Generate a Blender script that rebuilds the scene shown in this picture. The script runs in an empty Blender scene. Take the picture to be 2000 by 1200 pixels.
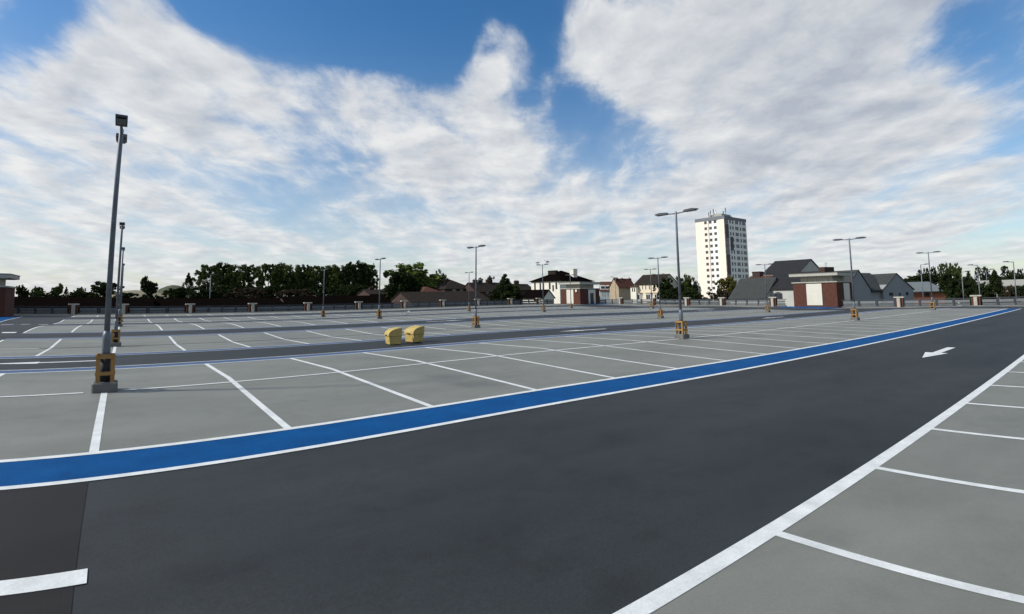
import bpy, math, random
from mathutils import Matrix, Vector, noise

random.seed(7)
sc = bpy.context.scene
COL = sc.collection
R = math.radians

# ------------------------------------------------------------------ camera
# axes: x runs along the lanes, y across them, deck surface near z = 0
EYE = Vector((0, 0, 1.951))
CR = Vector((0.79466677, -0.60695279, -0.01063159))
CU = Vector((-0.05850921, -0.09401313, 0.99385019))
CF = Vector((0.60421966, 0.78915768, 0.11022143))
KP = (5.73117280e-02, -5.39615935e-04, -1.81843504e-05, 6.15393443e-07)
PCY = 468.12
cam = bpy.data.cameras.new('camera')
camo = bpy.data.objects.new('camera', cam)
COL.objects.link(camo)
cam.type = 'PANO'
cam.panorama_type = 'FISHEYE_LENS_POLYNOMIAL'
cam.sensor_fit = 'HORIZONTAL'
cam.sensor_width = 36.0
cam.fisheye_fov = math.pi
cam.fisheye_polynomial_k0 = 0.0
for i in range(4):
    setattr(cam, 'fisheye_polynomial_k%d' % (i + 1), -KP[i])
cam.shift_y = -(600 - PCY) / 1200
cam.clip_start = 0.05
cam.clip_end = 6000
camo.matrix_world = Matrix(((CR.x, CU.x, -CF.x, EYE.x), (CR.y, CU.y, -CF.y, EYE.y),
                            (CR.z, CU.z, -CF.z, EYE.z), (0, 0, 0, 1)))
sc.camera = camo


def ray(px, py):
    dx, dy = (px - 1000) * 0.018, (PCY - py) * 0.018
    r = math.hypot(dx, dy) + 1e-9
    t = sum(k * r ** (i + 1) for i, k in enumerate(KP))
    return (math.cos(t) * CF + math.sin(t) * (dx / r * CR + dy / r * CU)).normalized()


def hd(px, py=580):
    v = ray(px, py)
    h = math.hypot(v.x, v.y)
    return Vector((v.x / h, v.y / h)), v.z / h


# ------------------------------------------------------------------ light
SUN_AZ = R(-66)      # from +y towards +x
SUN_EL = R(37)
world = bpy.data.worlds.new('World')
sc.world = world
world.use_nodes = True
sun = bpy.data.lights.new('sun', 'SUN')
sun.energy = 4.4
sun.angle = R(4.0)   # the sun stands behind thin cloud: shadows blur with distance
sun.color = (1.0, 0.95, 0.87)
suno = bpy.data.objects.new('sun', sun)
COL.objects.link(suno)
SD = Vector((math.sin(SUN_AZ) * math.cos(SUN_EL), math.cos(SUN_AZ) * math.cos(SUN_EL), math.sin(SUN_EL)))
suno.rotation_euler = (-SD).to_track_quat('-Z', 'Y').to_euler()
suno.location = (-60, 20, 60)
sc.view_settings.view_transform = 'Standard'
sc.view_settings.look = 'None'
sc.view_settings.exposure = 0.0
sc.view_settings.gamma = 1.0
sc.view_settings.use_curve_mapping = False


def build_sky():
    nt = world.node_tree
    nt.nodes.clear()
    L = nt.links

    def nd(t, **kw):
        n = nt.nodes.new(t)
        for k, v in kw.items():
            setattr(n, k, v)
        return n

    def put(sock, v):
        if hasattr(v, 'bl_idname') or hasattr(v, 'is_output'):
            L.new(v, sock)
        else:
            sock.default_value = v

    def m(op, a, b=0.0, c=0.0, clamp=False):
        n = nd('ShaderNodeMath', operation=op, use_clamp=clamp)
        put(n.inputs[0], a); put(n.inputs[1], b); put(n.inputs[2], c)
        return n.outputs[0]

    def vm(op, a, b=None):
        n = nd('ShaderNodeVectorMath', operation=op)
        put(n.inputs[0], a)
        if b is not None:
            put(n.inputs[1], b)
        return n.outputs[1] if op == 'DOT_PRODUCT' else n.outputs[0]

    def sstep(v, a, b, o0=0.0, o1=1.0):
        n = nd('ShaderNodeMapRange', interpolation_type='SMOOTHSTEP')
        put(n.inputs[0], v); put(n.inputs[1], a); put(n.inputs[2], b); put(n.inputs[3], o0); put(n.inputs[4], o1)
        return n.outputs[0]

    def noi(vec, scale, detail, rough, dist=0.0):
        n = nd('ShaderNodeTexNoise')
        put(n.inputs['Vector'], vec)
        n.inputs['Scale'].default_value = scale
        n.inputs['Detail'].default_value = detail
        n.inputs['Roughness'].default_value = rough
        n.inputs['Distortion'].default_value = dist
        return n.outputs['Fac']

    def mixc(f, a, b):
        n = nd('ShaderNodeMix', data_type='RGBA')
        put(n.inputs[0], f); put(n.inputs[6], a); put(n.inputs[7], b)
        return n.outputs[2]

    sky = nd('ShaderNodeTexSky', sky_type='NISHITA', sun_disc=False, sun_elevation=SUN_EL, sun_rotation=SUN_AZ,
             air_density=1.0, dust_density=0.8, ozone_density=1.8, altitude=0)
    tc = nd('ShaderNodeTexCoord')
    D = tc.outputs['Generated']
    sep = nd('ShaderNodeSeparateXYZ')
    L.new(D, sep.inputs[0])
    z = m('MAXIMUM', sep.outputs[2], 0.0)
    zc = m('ADD', z, 0.14)
    cmb = nd('ShaderNodeCombineXYZ')
    L.new(m('DIVIDE', sep.outputs[0], zc), cmb.inputs[0])
    L.new(m('DIVIDE', sep.outputs[1], zc), cmb.inputs[1])
    P = cmb.outputs[0]
    # where the sky is open (blue) and where cloud masses hang: directions with an angular radius
    def field(blobs):
        tot = None
        for px, py, rad, w in blobs:
            d = ray(px, py)
            a = rad / 1050.0
            t = vm('DOT_PRODUCT', D, tuple(d))
            s = sstep(t, math.cos(a * 1.15), 1.0, 0.0, w)
            tot = s if tot is None else m('ADD', tot, s)
        return tot
    open_sky = field([(370, -40, 110, -.3), (480, -10, 110, -.34), (590, 10, 125, -.36), (700, 30, 125, -.36), (800, 50, 130, -.36), (880, 90, 90, -.26),
                      (960, -20, 130, -.3), (1090, 60, 80, -.2), (1050, 175, 95, -.32), (1160, 190, 70, -.22),
                      (1120, 275, 80, -.16), (1230, 300, 100, -.22), (700, 300, 70, -.2), (560, 315, 60, -.08),
                      (120, 25, 90, -.28), (30, 110, 80, -.28), (220, 215, 60, -.1), (1850, 120, 90, -.26), (1930, 90, 80, -.2),
                      (1655, 190, 40, -.22), (1990, 230, 70, -.15), (600, 420, 150, -.06), (200, 400, 120, -.05), (1960, 400, 130, -.1),
                      (260, 40, 90, .2), (150, 95, 60, .2), (330, 110, 90, .12), (40, 175, 75, .26), (935, 48, 45, .2), (975, 105, 75, .28),
                      (1170, 120, 85, .28), (1150, 40, 50, .2), (1240, 75, 50, .16), (1450, 60, 260, .16), (1400, 250, 260, .16), (1700, 60, 260, .16),
                      (1750, 300, 220, .14), (1880, 200, 80, .2), (930, 260, 150, .14), (600, 190, 220, .10), (350, 220, 220, .08), (120, 260, 200, .07), (800, 220, 180, .09), (1000, 380, 220, .1), (300, 360, 220, .04), (1010, 300, 120, .1)])
    grey = field([(880, 335, 75, .5), (1600, 60, 230, .4), (1480, 130, 190, .3), (1800, 40, 220, .4), (1500, 235, 90, .3), (1560, 335, 110, .45),
                  (1680, 300, 90, .35), (1400, 380, 150, .22), (1850, 330, 150, .25), (1200, 430, 200, .12)])
    nw = nd('ShaderNodeTexNoise')
    nw.inputs['Scale'].default_value = 1.1
    nw.inputs['Detail'].default_value = 3
    L.new(P, nw.inputs['Vector'])
    off = vm('SUBTRACT', nw.outputs['Color'], (0.5, 0.5, 0.5))
    offs = nd('ShaderNodeVectorMath', operation='SCALE')
    L.new(off, offs.inputs[0]); offs.inputs['Scale'].default_value = 0.3
    PW = vm('ADD', P, offs.outputs[0])
    # streets of cloud lie along one wind direction: turn to it, then stretch
    rot = nd('ShaderNodeMapping')
    rot.inputs['Rotation'].default_value = (0, 0, R(-51))
    L.new(PW, rot.inputs[0])

    def stretched(sx_, sy_, off_=(0, 0, 0)):
        mp = nd('ShaderNodeMapping')
        mp.inputs['Scale'].default_value = (sx_, sy_, 1)
        mp.inputs['Location'].default_value = off_
        L.new(rot.outputs[0], mp.inputs[0])
        return mp.outputs[0]
    n_big = noi(stretched(0.45, 1.2), 2.0, 12, 0.58, 0.1)
    n_fine = noi(stretched(0.7, 1.2, (3.1, 1.7, 0)), 5.5, 12, 0.64, 0.2)
    n_puff = noi(stretched(1.0, 1.1, (7.3, 2.1, 0)), 3.2, 12, 0.58, 0.0)
    base = m('ADD', m('MULTIPLY', n_big, 0.5), m('ADD', m('MULTIPLY', n_fine, 0.2), m('MULTIPLY', n_puff, 0.3)))
    f = m('ADD', m('MULTIPLY_ADD', base, 2.3, -0.63), open_sky)
    dens = sstep(f, 0.36, 0.78)
    core = sstep(f, 0.5, 0.95)
    # a thin veil that thickens towards the horizon
    veil = m('MULTIPLY', sstep(z, 0.5, 0.0, 0.05, 0.8), sstep(m('ADD', n_big, open_sky), 0.2, 0.62, 0.4, 1.0), clamp=True)
    alpha = m('SUBTRACT', 1.0, m('MULTIPLY', m('SUBTRACT', 1.0, m('MULTIPLY', dens, 0.95)), m('SUBTRACT', 1.0, veil)), clamp=True)
    # light side and shaded side of the cloud masses
    n_s = noi(stretched(1.0, 1.1, (7.3 - 0.10, 2.1 + 0.07, 0)), 3.2, 6, 0.58, 0.0)
    relief = m('MULTIPLY', m('SUBTRACT', n_puff, n_s), 1.8)
    tex = m('ADD', m('MULTIPLY', m('SUBTRACT', n_fine, 0.5), 0.6), m('MULTIPLY', m('SUBTRACT', 0.52, n_big), 0.5))
    shade = m('ADD', m('ADD', tex, relief), m('SUBTRACT', m('SUBTRACT', 0.80, m('MULTIPLY', core, 0.22)), m('MULTIPLY', grey, 0.36)), clamp=True)
    ccol = mixc(shade, (4.6, 5.0, 5.7, 1), (8.5, 8.55, 8.5, 1))
    thin = mixc(0.5, ccol, (6.0, 6.5, 7.1, 1))
    ccol2 = mixc(dens, thin, ccol)
    hs = nd('ShaderNodeHueSaturation')
    hs.inputs['Saturation'].default_value = 1.4
    hs.inputs['Value'].default_value = 1.3
    L.new(sky.outputs[0], hs.inputs['Color'])
    col = mixc(alpha, hs.outputs[0], ccol2)
    bg = nd('ShaderNodeBackground')
    L.new(col, bg.inputs[0])
    bg.inputs[1].default_value = 0.1
    out = nd('ShaderNodeOutputWorld')
    L.new(bg.outputs[0], out.inputs[0])


build_sky()
world.cycles.sampling_method = 'MANUAL'
world.cycles.sample_map_resolution = 512

# ------------------------------------------------------------------ materials
MATS = {}


def mat(name, col, rough=0.75, var=0.18, scale=1.2, bump=0.0, bscale=30.0, col2=None, metal=0.0, spec=0.5, stretch=None, stains=None, grain=0.0, gscale=55.0, spots=None):
    if name in MATS:
        return MATS[name]
    mt = bpy.data.materials.new(name)
    mt.use_nodes = True
    nt = mt.node_tree
    b = nt.nodes['Principled BSDF']
    b.inputs['Roughness'].default_value = rough
    b.inputs['Metallic'].default_value = metal
    b.inputs['Specular IOR Level'].default_value = spec
    tc = nt.nodes.new('ShaderNodeTexCoord')
    vec = tc.outputs['Object']
    geo = nt.nodes.new('ShaderNodeNewGeometry')
    vec = geo.outputs['Position']
    mp = nt.nodes.new('ShaderNodeMapping')
    if stretch:
        mp.inputs['Scale'].default_value = stretch
    nt.links.new(vec, mp.inputs[0])
    n = nt.nodes.new('ShaderNodeTexNoise')
    n.inputs['Scale'].default_value = scale
    n.inputs['Detail'].default_value = 8
    n.inputs['Roughness'].default_value = 0.62
    nt.links.new(mp.outputs[0], n.inputs['Vector'])
    ramp = nt.nodes.new('ShaderNodeMapRange')
    ramp.inputs[1].default_value = 0.28
    ramp.inputs[2].default_value = 0.72
    nt.links.new(n.outputs['Fac'], ramp.inputs[0])
    mix = nt.nodes.new('ShaderNodeMix')
    mix.data_type = 'RGBA'
    c2 = col2 or tuple(min(1, c * (1 + var)) for c in col)
    c1 = col if col2 else tuple(c * (1 - var) for c in col)
    mix.inputs[6].default_value = (*c1, 1)
    mix.inputs[7].default_value = (*c2, 1)
    nt.links.new(ramp.outputs[0], mix.inputs[0])
    colout = mix.outputs[2]
    if stains:
        sc_, lo, hi, dark = stains
        n3 = nt.nodes.new('ShaderNodeTexNoise')
        n3.inputs['Scale'].default_value = sc_
        n3.inputs['Detail'].default_value = 6
        n3.inputs['Roughness'].default_value = 0.7
        nt.links.new(vec, n3.inputs['Vector'])
        r3 = nt.nodes.new('ShaderNodeMapRange')
        r3.inputs[1].default_value = lo
        r3.inputs[2].default_value = hi
        r3.inputs[3].default_value = 1.0
        r3.inputs[4].default_value = dark
        nt.links.new(n3.outputs['Fac'], r3.inputs[0])
        mm = nt.nodes.new('ShaderNodeVectorMath')
        mm.operation = 'SCALE'
        nt.links.new(colout, mm.inputs[0])
        nt.links.new(r3.outputs[0], mm.inputs['Scale'])
        colout = mm.outputs[0]
    if spots:
        # scattered smudges: a fine pattern that shows only inside patches of a coarse one
        fs, fa, cs, ca, mul, sx_ = spots
        mps = nt.nodes.new('ShaderNodeMapping')
        mps.inputs['Scale'].default_value = (sx_, 1, 1)
        nt.links.new(vec, mps.inputs[0])
        na = nt.nodes.new('ShaderNodeTexNoise')
        na.inputs['Scale'].default_value = fs
        na.inputs['Detail'].default_value = 5
        na.inputs['Roughness'].default_value = 0.65
        nb = nt.nodes.new('ShaderNodeTexNoise')
        nb.inputs['Scale'].default_value = cs
        nb.inputs['Detail'].default_value = 3
        ra = nt.nodes.new('ShaderNodeMapRange')
        rb = nt.nodes.new('ShaderNodeMapRange')
        for n_, r_, lo_ in ((na, ra, fa), (nb, rb, ca)):
            nt.links.new(mps.outputs[0], n_.inputs['Vector'])
            r_.inputs[1].default_value = lo_
            r_.inputs[2].default_value = lo_ + 0.10
            nt.links.new(n_.outputs['Fac'], r_.inputs[0])
        mu = nt.nodes.new('ShaderNodeMath')
        mu.operation = 'MULTIPLY'
        nt.links.new(ra.outputs[0], mu.inputs[0])
        nt.links.new(rb.outputs[0], mu.inputs[1])
        ma = nt.nodes.new('ShaderNodeMath')
        ma.operation = 'MULTIPLY_ADD'
        nt.links.new(mu.outputs[0], ma.inputs[0])
        ma.inputs[1].default_value = mul - 1
        ma.inputs[2].default_value = 1
        ms = nt.nodes.new('ShaderNodeVectorMath')
        ms.operation = 'SCALE'
        nt.links.new(colout, ms.inputs[0])
        nt.links.new(ma.outputs[0], ms.inputs['Scale'])
        colout = ms.outputs[0]
    if grain:
        n4 = nt.nodes.new('ShaderNodeTexNoise')
        n4.inputs['Scale'].default_value = gscale
        n4.inputs['Detail'].default_value = 3
        n4.inputs['Roughness'].default_value = 0.8
        nt.links.new(vec, n4.inputs['Vector'])
        r4 = nt.nodes.new('ShaderNodeMapRange')
        r4.inputs[1].default_value = 0.3
        r4.inputs[2].default_value = 0.7
        r4.inputs[3].default_value = 1 - grain
        r4.inputs[4].default_value = 1 + grain
        nt.links.new(n4.outputs['Fac'], r4.inputs[0])
        m4 = nt.nodes.new('ShaderNodeVectorMath')
        m4.operation = 'SCALE'
        nt.links.new(colout, m4.inputs[0])
        nt.links.new(r4.outputs[0], m4.inputs['Scale'])
        colout = m4.outputs[0]
    nt.links.new(colout, b.inputs['Base Color'])
    if bump:
        n2 = nt.nodes.new('ShaderNodeTexNoise')
        n2.inputs['Scale'].default_value = bscale
        n2.inputs['Detail'].default_value = 4
        nt.links.new(vec, n2.inputs['Vector'])
        bp = nt.nodes.new('ShaderNodeBump')
        bp.inputs['Strength'].default_value = bump
        bp.inputs['Distance'].default_value = 0.02
        nt.links.new(n2.outputs['Fac'], bp.inputs['Height'])
        nt.links.new(bp.outputs[0], b.inputs['Normal'])
    MATS[name] = mt
    return mt


def leafmat(name, col, col2):
    mt = bpy.data.materials.new(name)
    mt.use_nodes = True
    nt = mt.node_tree
    nt.nodes.clear()
    geo = nt.nodes.new('ShaderNodeNewGeometry')
    mix = nt.nodes.new('ShaderNodeMix')
    mix.data_type = 'RGBA'
    mix.inputs[6].default_value = (*col, 1)
    mix.inputs[7].default_value = (*col2, 1)
    nt.links.new(geo.outputs['Random Per Island'], mix.inputs[0])
    d = nt.nodes.new('ShaderNodeBsdfDiffuse')
    t = nt.nodes.new('ShaderNodeBsdfTranslucent')
    nt.links.new(mix.outputs[2], d.inputs[0])
    nt.links.new(mix.outputs[2], t.inputs[0])
    ms = nt.nodes.new('ShaderNodeMixShader')
    ms.inputs[0].default_value = 0.25
    nt.links.new(d.outputs[0], ms.inputs[1])
    nt.links.new(t.outputs[0], ms.inputs[2])
    o = nt.nodes.new('ShaderNodeOutputMaterial')
    nt.links.new(ms.outputs[0], o.inputs[0])
    MATS[name] = mt
    return mt


ASPH = mat('asphalt', (0.0110, 0.0152, 0.0190), 0.72, 0, 0.5, 0.3, 320, col2=(0.031, 0.0365, 0.0390), stretch=(0.3, 1.0, 1), stains=(1.3, 0.5, 0.72, 0.68), spec=0.3, grain=0.35, spots=(2.6, 0.60, 0.35, 0.52, 1.45, 0.22))
ASPHD = mat('old_asphalt', (0.0065, 0.0062, 0.0066), 0.78, 0, 0.9, 0.35, 300, col2=(0.0145, 0.0138, 0.0145), stretch=(0.3, 1.2, 1), spec=0.25, grain=0.4)
DECKG = mat('deck_coating', (0.130, 0.137, 0.121), 0.66, 0, 0.5, 0.2, 260, col2=(0.198, 0.205, 0.183), stretch=(0.45, 1.0, 1), stains=(0.9, 0.5, 0.74, 0.82), spec=0.4, grain=0.10, spots=(7.0, 0.58, 0.55, 0.54, 0.78, 0.6))
BLUE = mat('blue_coating', (0.0006, 0.052, 0.175), 0.7, 0, 1.6, 0.2, 260, col2=(0.001, 0.074, 0.235), spec=0.06, grain=0.22, stains=(2.5, 0.55, 0.75, 0.8))
WBLUE = mat('worn_blue_coating', (0.018, 0.055, 0.14), 0.6, 0, 1.2, 0.2, 120, col2=(0.03, 0.075, 0.18))
WHITE = mat('road_paint', (0.50, 0.53, 0.52), 0.65, 0, 3.5, 0.2, 260, col2=(0.72, 0.75, 0.74), grain=0.12, stains=(14, 0.60, 0.75, 0.6))
CONC = mat('concrete', (0.12, 0.12, 0.112), 0.9, 0.25, 3.0, 0.4, 25)
PALE = mat('pale_concrete', (0.34, 0.335, 0.29), 0.88, 0.2, 2.5, 0.2, 20)
STEEL = mat('galvanised_steel', (0.125, 0.145, 0.17), 0.5, 0.25, 5, metal=0.4)
DSTEEL = mat('dark_steel', (0.035, 0.04, 0.05), 0.5, 0.2, 4)
RAILB = mat('blue_grey_rail', (0.018, 0.024, 0.036), 0.5, 0.2, 3)
PANELG = mat('grey_panel', (0.085, 0.098, 0.107), 0.55, 0.25, 1.1)
YEL = mat('yellow_guard', (0.28, 0.15, 0.035), 0.6, 0.22, 7, stains=(9, 0.55, 0.7, 0.6))
BINY = mat('yellow_plastic', (0.42, 0.315, 0.095), 0.7, 0.15, 5, stains=(6, 0.5, 0.7, 0.65))
BLACK = mat('black_rubber', (0.012, 0.012, 0.014), 0.7, 0.2, 5)
BRICK = mat('red_brick', (0.066, 0.027, 0.019), 0.9, 0, 2.4, 0.3, 30, col2=(0.108, 0.047, 0.033), spec=0.2)
DBRICK = mat('dark_brick', (0.040, 0.020, 0.015), 0.85, 0.3, 1.5)
CREAM = mat('cream_panel', (0.58, 0.57, 0.48), 0.6, 0.05, 1.5)
CLAD = mat('weathered_cladding', (0.36, 0.35, 0.29), 0.75, 0.28, 2.2, stretch=(2.5, 2.5, 0.2))
FASC = mat('pale_fascia', (0.36, 0.355, 0.31), 0.7, 0.1, 1.5)
GLASS = mat('window_glass', (0.025, 0.03, 0.038), 0.12, 0.3, 0.5)
FRAMEW = mat('white_frame', (0.7, 0.7, 0.68), 0.6, 0.05, 2)
WREND = mat('white_render', (0.68, 0.66, 0.58), 0.85, 0.07, 0.6)
CRENDER = mat('cream_render', (0.66, 0.58, 0.44), 0.85, 0.08, 0.8)
GREND = mat('grey_render', (0.24, 0.255, 0.265), 0.88, 0.08, 0.5)
LGREND = mat('light_grey_render', (0.42, 0.43, 0.40), 0.88, 0.08, 0.5)
TANST = mat('tan_stone', (0.36, 0.29, 0.20), 0.88, 0.18, 1.0)
BLUER = mat('pale_blue_render', (0.30, 0.36, 0.38), 0.88, 0.1, 0.7)
SLATE = mat('slate_roof', (0.022, 0.022, 0.024), 0.65, 0.25, 1.6, stretch=(1, 1, 3), spec=0.15)
GSLATE = mat('grey_slate_roof', (0.042, 0.047, 0.046), 0.7, 0.2, 1.2, stretch=(1, 1, 3), spec=0.15)
BTILE = mat('brown_tile_roof', (0.027, 0.022, 0.0175), 0.8, 0.3, 1.2, stretch=(1, 1, 3), spec=0.05)
DTILE = mat('dark_brown_roof', (0.0050, 0.0036, 0.0033), 0.8, 0.3, 0.9, stretch=(1, 1, 3), spec=0.0)
RTILE = mat('red_tile_roof', (0.085, 0.036, 0.024), 0.8, 0.25, 1.2, stretch=(1, 1, 3), spec=0.15)
OBRICK = mat('orange_brick', (0.34, 0.12, 0.06), 0.85, 0.15, 1.2)
GROOF = mat('green_grey_roof', (0.14, 0.165, 0.165), 0.6, 0.12, 1.0)
PEACH = mat('peach_render', (0.82, 0.72, 0.63), 0.8, 0.03, 0.2)
TWHITE = mat('tower_white_render', (0.80, 0.79, 0.74), 0.8, 0.04, 0.2)
TGREY = mat('tower_grey_band', (0.14, 0.155, 0.175), 0.7, 0.1, 0.3)
TDARK = mat('tower_dark_panel', (0.045, 0.03, 0.035), 0.6, 0.2, 0.3)
BARK = mat('bark', (0.05, 0.038, 0.028), 0.95, 0.3, 3)
GRASSM = mat('grassland', (0.05, 0.065, 0.028), 0.95, 0.35, 0.06)
FIELDM = mat('dry_field', (0.20, 0.175, 0.115), 0.95, 0.2, 0.02)
GULLW = mat('gull_white', (0.75, 0.75, 0.74), 0.8, 0.05, 8)
GULLG = mat('gull_grey', (0.16, 0.17, 0.19), 0.8, 0.1, 8)
LEAF_D = leafmat('leaf_dark', (0.014, 0.022, 0.010), (0.034, 0.048, 0.018))
LEAF_M = leafmat('leaf_mid', (0.036, 0.054, 0.018), (0.082, 0.105, 0.034))
LEAF_L = leafmat('leaf_light', (0.075, 0.115, 0.025), (0.16, 0.20, 0.055))
LEAF_B = leafmat('leaf_brown', (0.040, 0.030, 0.022), (0.065, 0.055, 0.035))
LEAF_O = leafmat('leaf_olive', (0.075, 0.075, 0.022), (0.14, 0.125, 0.04))


# ------------------------------------------------------------------ mesh helpers
class MB:
    def __init__(s):
        s.v, s.f, s.m = [], [], []

    def poly(s, pts, faces, mi=0):
        o = len(s.v)
        s.v += [tuple(p) for p in pts]
        s.f += [tuple(o + i for i in f) for f in faces]
        s.m += [mi] * len(faces)
        return s

    def box(s, x0, x1, y0, y1, z0, z1, mi=0, bev=0.0):
        if bev:
            b = bev
            ring = lambda z, i: [(x0 + i, y0 + b, z), (x0 + b, y0 + i, z), (x1 - b, y0 + i, z), (x1 - i, y0 + b, z),
                                 (x1 - i, y1 - b, z), (x1 - b, y1 - i, z), (x0 + b, y1 - i, z), (x0 + i, y1 - b, z)]
            pts = ring(z0, 0) + ring(z1 - b, 0) + [((p[0] - (x0 + x1) / 2) * (1 - 2 * b / (x1 - x0)) + (x0 + x1) / 2,
                                                    (p[1] - (y0 + y1) / 2) * (1 - 2 * b / (y1 - y0)) + (y0 + y1) / 2, z1) for p in ring(z1, 0)]
            f = [tuple(range(7, -1, -1)), tuple(range(16, 24))]
            for k in (0, 8):
                f += [(k + i, k + (i + 1) % 8, k + 8 + (i + 1) % 8, k + 8 + i) for i in range(8)]
            return s.poly(pts, f, mi)
        return s.poly([(x0, y0, z0), (x1, y0, z0), (x1, y1, z0), (x0, y1, z0), (x0, y0, z1), (x1, y0, z1), (x1, y1, z1), (x0, y1, z1)],
                      [(3, 2, 1, 0), (4, 5, 6, 7), (0, 1, 5, 4), (1, 2, 6, 5), (2, 3, 7, 6), (3, 0, 4, 7)], mi)

    def tube(s, rings, n=10, mi=0):
        # rings: list of (centre, radius, axis) along a path
        pts = []
        for c, r, ax in rings:
            ax = Vector(ax).normalized()
            a = ax.orthogonal().normalized()
            b = ax.cross(a)
            pts += [tuple(Vector(c) + (a * math.cos(2 * math.pi * i / n) + b * math.sin(2 * math.pi * i / n)) * r) for i in range(n)]
        f = []
        for k in range(len(rings) - 1):
            f += [(k * n + i, k * n + (i + 1) % n, (k + 1) * n + (i + 1) % n, (k + 1) * n + i) for i in range(n)]
        f += [tuple(range(n - 1, -1, -1)), tuple(range((len(rings) - 1) * n, len(rings) * n))]
        return s.poly(pts, f, mi)

    def prism(s, prof, axis, a, b, mi=0):
        # prof: closed 2-D outline in the two other axes, swept along axis from a to b
        n = len(prof)
        def P(p, t):
            return {'x': (t, p[0], p[1]), 'y': (p[0], t, p[1]), 'z': (p[0], p[1], t)}[axis]
        pts = [P(p, a) for p in prof] + [P(p, b) for p in prof]
        f = [tuple(range(n - 1, -1, -1)), tuple(range(n, 2 * n))] + [(i, (i + 1) % n, n + (i + 1) % n, n + i) for i in range(n)]
        return s.poly(pts, f, mi)

    def mesh(s, name, mats):
        me = bpy.data.meshes.new(name)
        me.from_pydata(s.v, [], s.f)
        for mt in (mats if isinstance(mats, (list, tuple)) else [mats]):
            me.materials.append(mt)
        if any(s.m):
            me.polygons.foreach_set('material_index', s.m)
        me.update()
        return me


def fix(me):
    import bmesh
    bm = bmesh.new()
    bm.from_mesh(me)
    bmesh.ops.recalc_face_normals(bm, faces=bm.faces)
    bm.to_mesh(me)
    bm.free()
    return me


def ob(name, me, parent=None, loc=(0, 0, 0), rz=0.0, smooth=False):
    if smooth:
        me.polygons.foreach_set('use_smooth', [True] * len(me.polygons))
    o = bpy.data.objects.new(name, me)
    COL.objects.link(o)
    o.parent = parent
    o.location = loc
    o.rotation_euler = (0, 0, rz)
    return o


def part(name, mb, mats, parent, loc=(0, 0, 0), rz=0.0, smooth=False):
    return ob(name, fix(mb.mesh(name, mats)), parent, loc, rz, smooth)


def tag(o, label, cat, group=None):
    o['label'] = label
    o['category'] = cat
    if group:
        o['group'] = group
    return o


def thing(name, label, cat, loc=(0, 0, 0), rz=0.0, group=None):
    o = ob(name, None, None, loc, rz)
    o.empty_display_size = 0.2
    return tag(o, label, cat, group)


def struct(o):
    o['kind'] = 'structure'
    return o


def copy_tree(o, parent=None):
    c = o.copy()
    COL.objects.link(c)
    c.parent = parent
    for ch in list(o.children):
        copy_tree(ch, c)
    return c


# ------------------------------------------------------------------ the deck
ZK = [(-40, -0.06), (2.24, -0.035), (7.17, 0.0), (8.25, 0.03), (13.6, 0.135), (17.63, 0.055), (19.2, 0.0), (23.6, -0.05), (28.35, -0.115),
      (32.9, -0.01), (39.0, 0.0), (42.5, 0.075), (44.5, 0.09), (46.5, 0.07), (48.7, 0.03), (54.9, -0.09), (60.0, -0.14), (64.6, -0.035), (72.0, 0.0), (100, 0.0)]


def zv(v):
    for (a, za), (b, zb) in zip(ZK, ZK[1:]):
        if v <= b:
            return za + (zb - za) * (v - a) / (b - a)
    return 0.0


def zd(u, v):
    z = zv(v)
    if u > 66:
        z += (min(u, 82) - 66) / 16 * (-0.15 + 0.29 * min(1, max(0, (v - 13) / 57)))
    return z


def sheet(u0, u1, v0, v1, h):
    vs = [v0] + [k for k, _ in ZK if v0 + 0.01 < k < v1 - 0.01] + [v1]
    us = [u0] + [k for k in (66.0,) if u0 + 0.01 < k < u1 - 0.01] + [u1]
    pts, f = [], []
    for v in vs:
        for u in us:
            pts.append((u, v, zd(u, v) + h))
    n = len(us)
    for j in range(len(vs) - 1):
        for i in range(n - 1):
            f.append((j * n + i, j * n + i + 1, (j + 1) * n + i + 1, (j + 1) * n + i))
    return MB().poly(pts, f)


U0, U1, V0, V1 = -60.0, 81.0, -34.0, 84.0
ZG = -3.0
db = sheet(U0, U1, V0, V1, 0.0)
db.box(U0, U1, V0, V1, ZG, -0.22)
deck = struct(ob('deck', db.mesh('deck', [ASPH])))
gr = MB().poly([(-4000, -4000, ZG), (4000, -4000, ZG), (4000, 4000, ZG), (-4000, 4000, ZG)], [(0, 1, 2, 3)])
struct(ob('ground', gr.mesh('ground', [GRASSM])))


def lay(name, u0, u1, v0, v1, h, m_):
    return ob(name, sheet(u0, u1, v0, v1, h).mesh(name, [m_]), deck)


UB, BW = -0.288, 2.4
UL, UR = UB - 2 * BW, UB + 27 * BW           # bays run between the two cross lanes
# row: near blue edge, bays start, bays end, far blue edge, far white line
ROWS = [(7.17, 8.25, 17.63, 18.75), (23.1, 23.95, 33.0, 33.85), (38.5, 39.2, 48.73, 49.4), (54.3, 54.95, 64.6, 65.2)]
MID = [12.95, 28.4, 44.1, 59.8]
H1, H2, H3 = 0.004, 0.008, 0.012
for j, (a, b, c, d_) in enumerate(ROWS):
    ur = UR if j < 3 else UR
    lay('bay_surface', UL, ur, b, c, H1, DECKG)
    lay('blue_walkway', UL, ur, a, b, H1, WBLUE if j else BLUE)
    lay('blue_walkway', UL, ur, c, d_, H1, WBLUE)
    w = 0.06 if j == 0 else 0.04
    for v in (a, b, c, d_):
        lay('edge_line', UL - 0.05, ur + 0.05, v - w, v + w, H2, WHITE)
    for k in range(-2, 28):
        u = UB + k * BW
        lay('bay_line', u - 0.055, u + 0.055, b + 0.06, c - 0.06, H2 + (0.0 if j else 0.0), WHITE)
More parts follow.
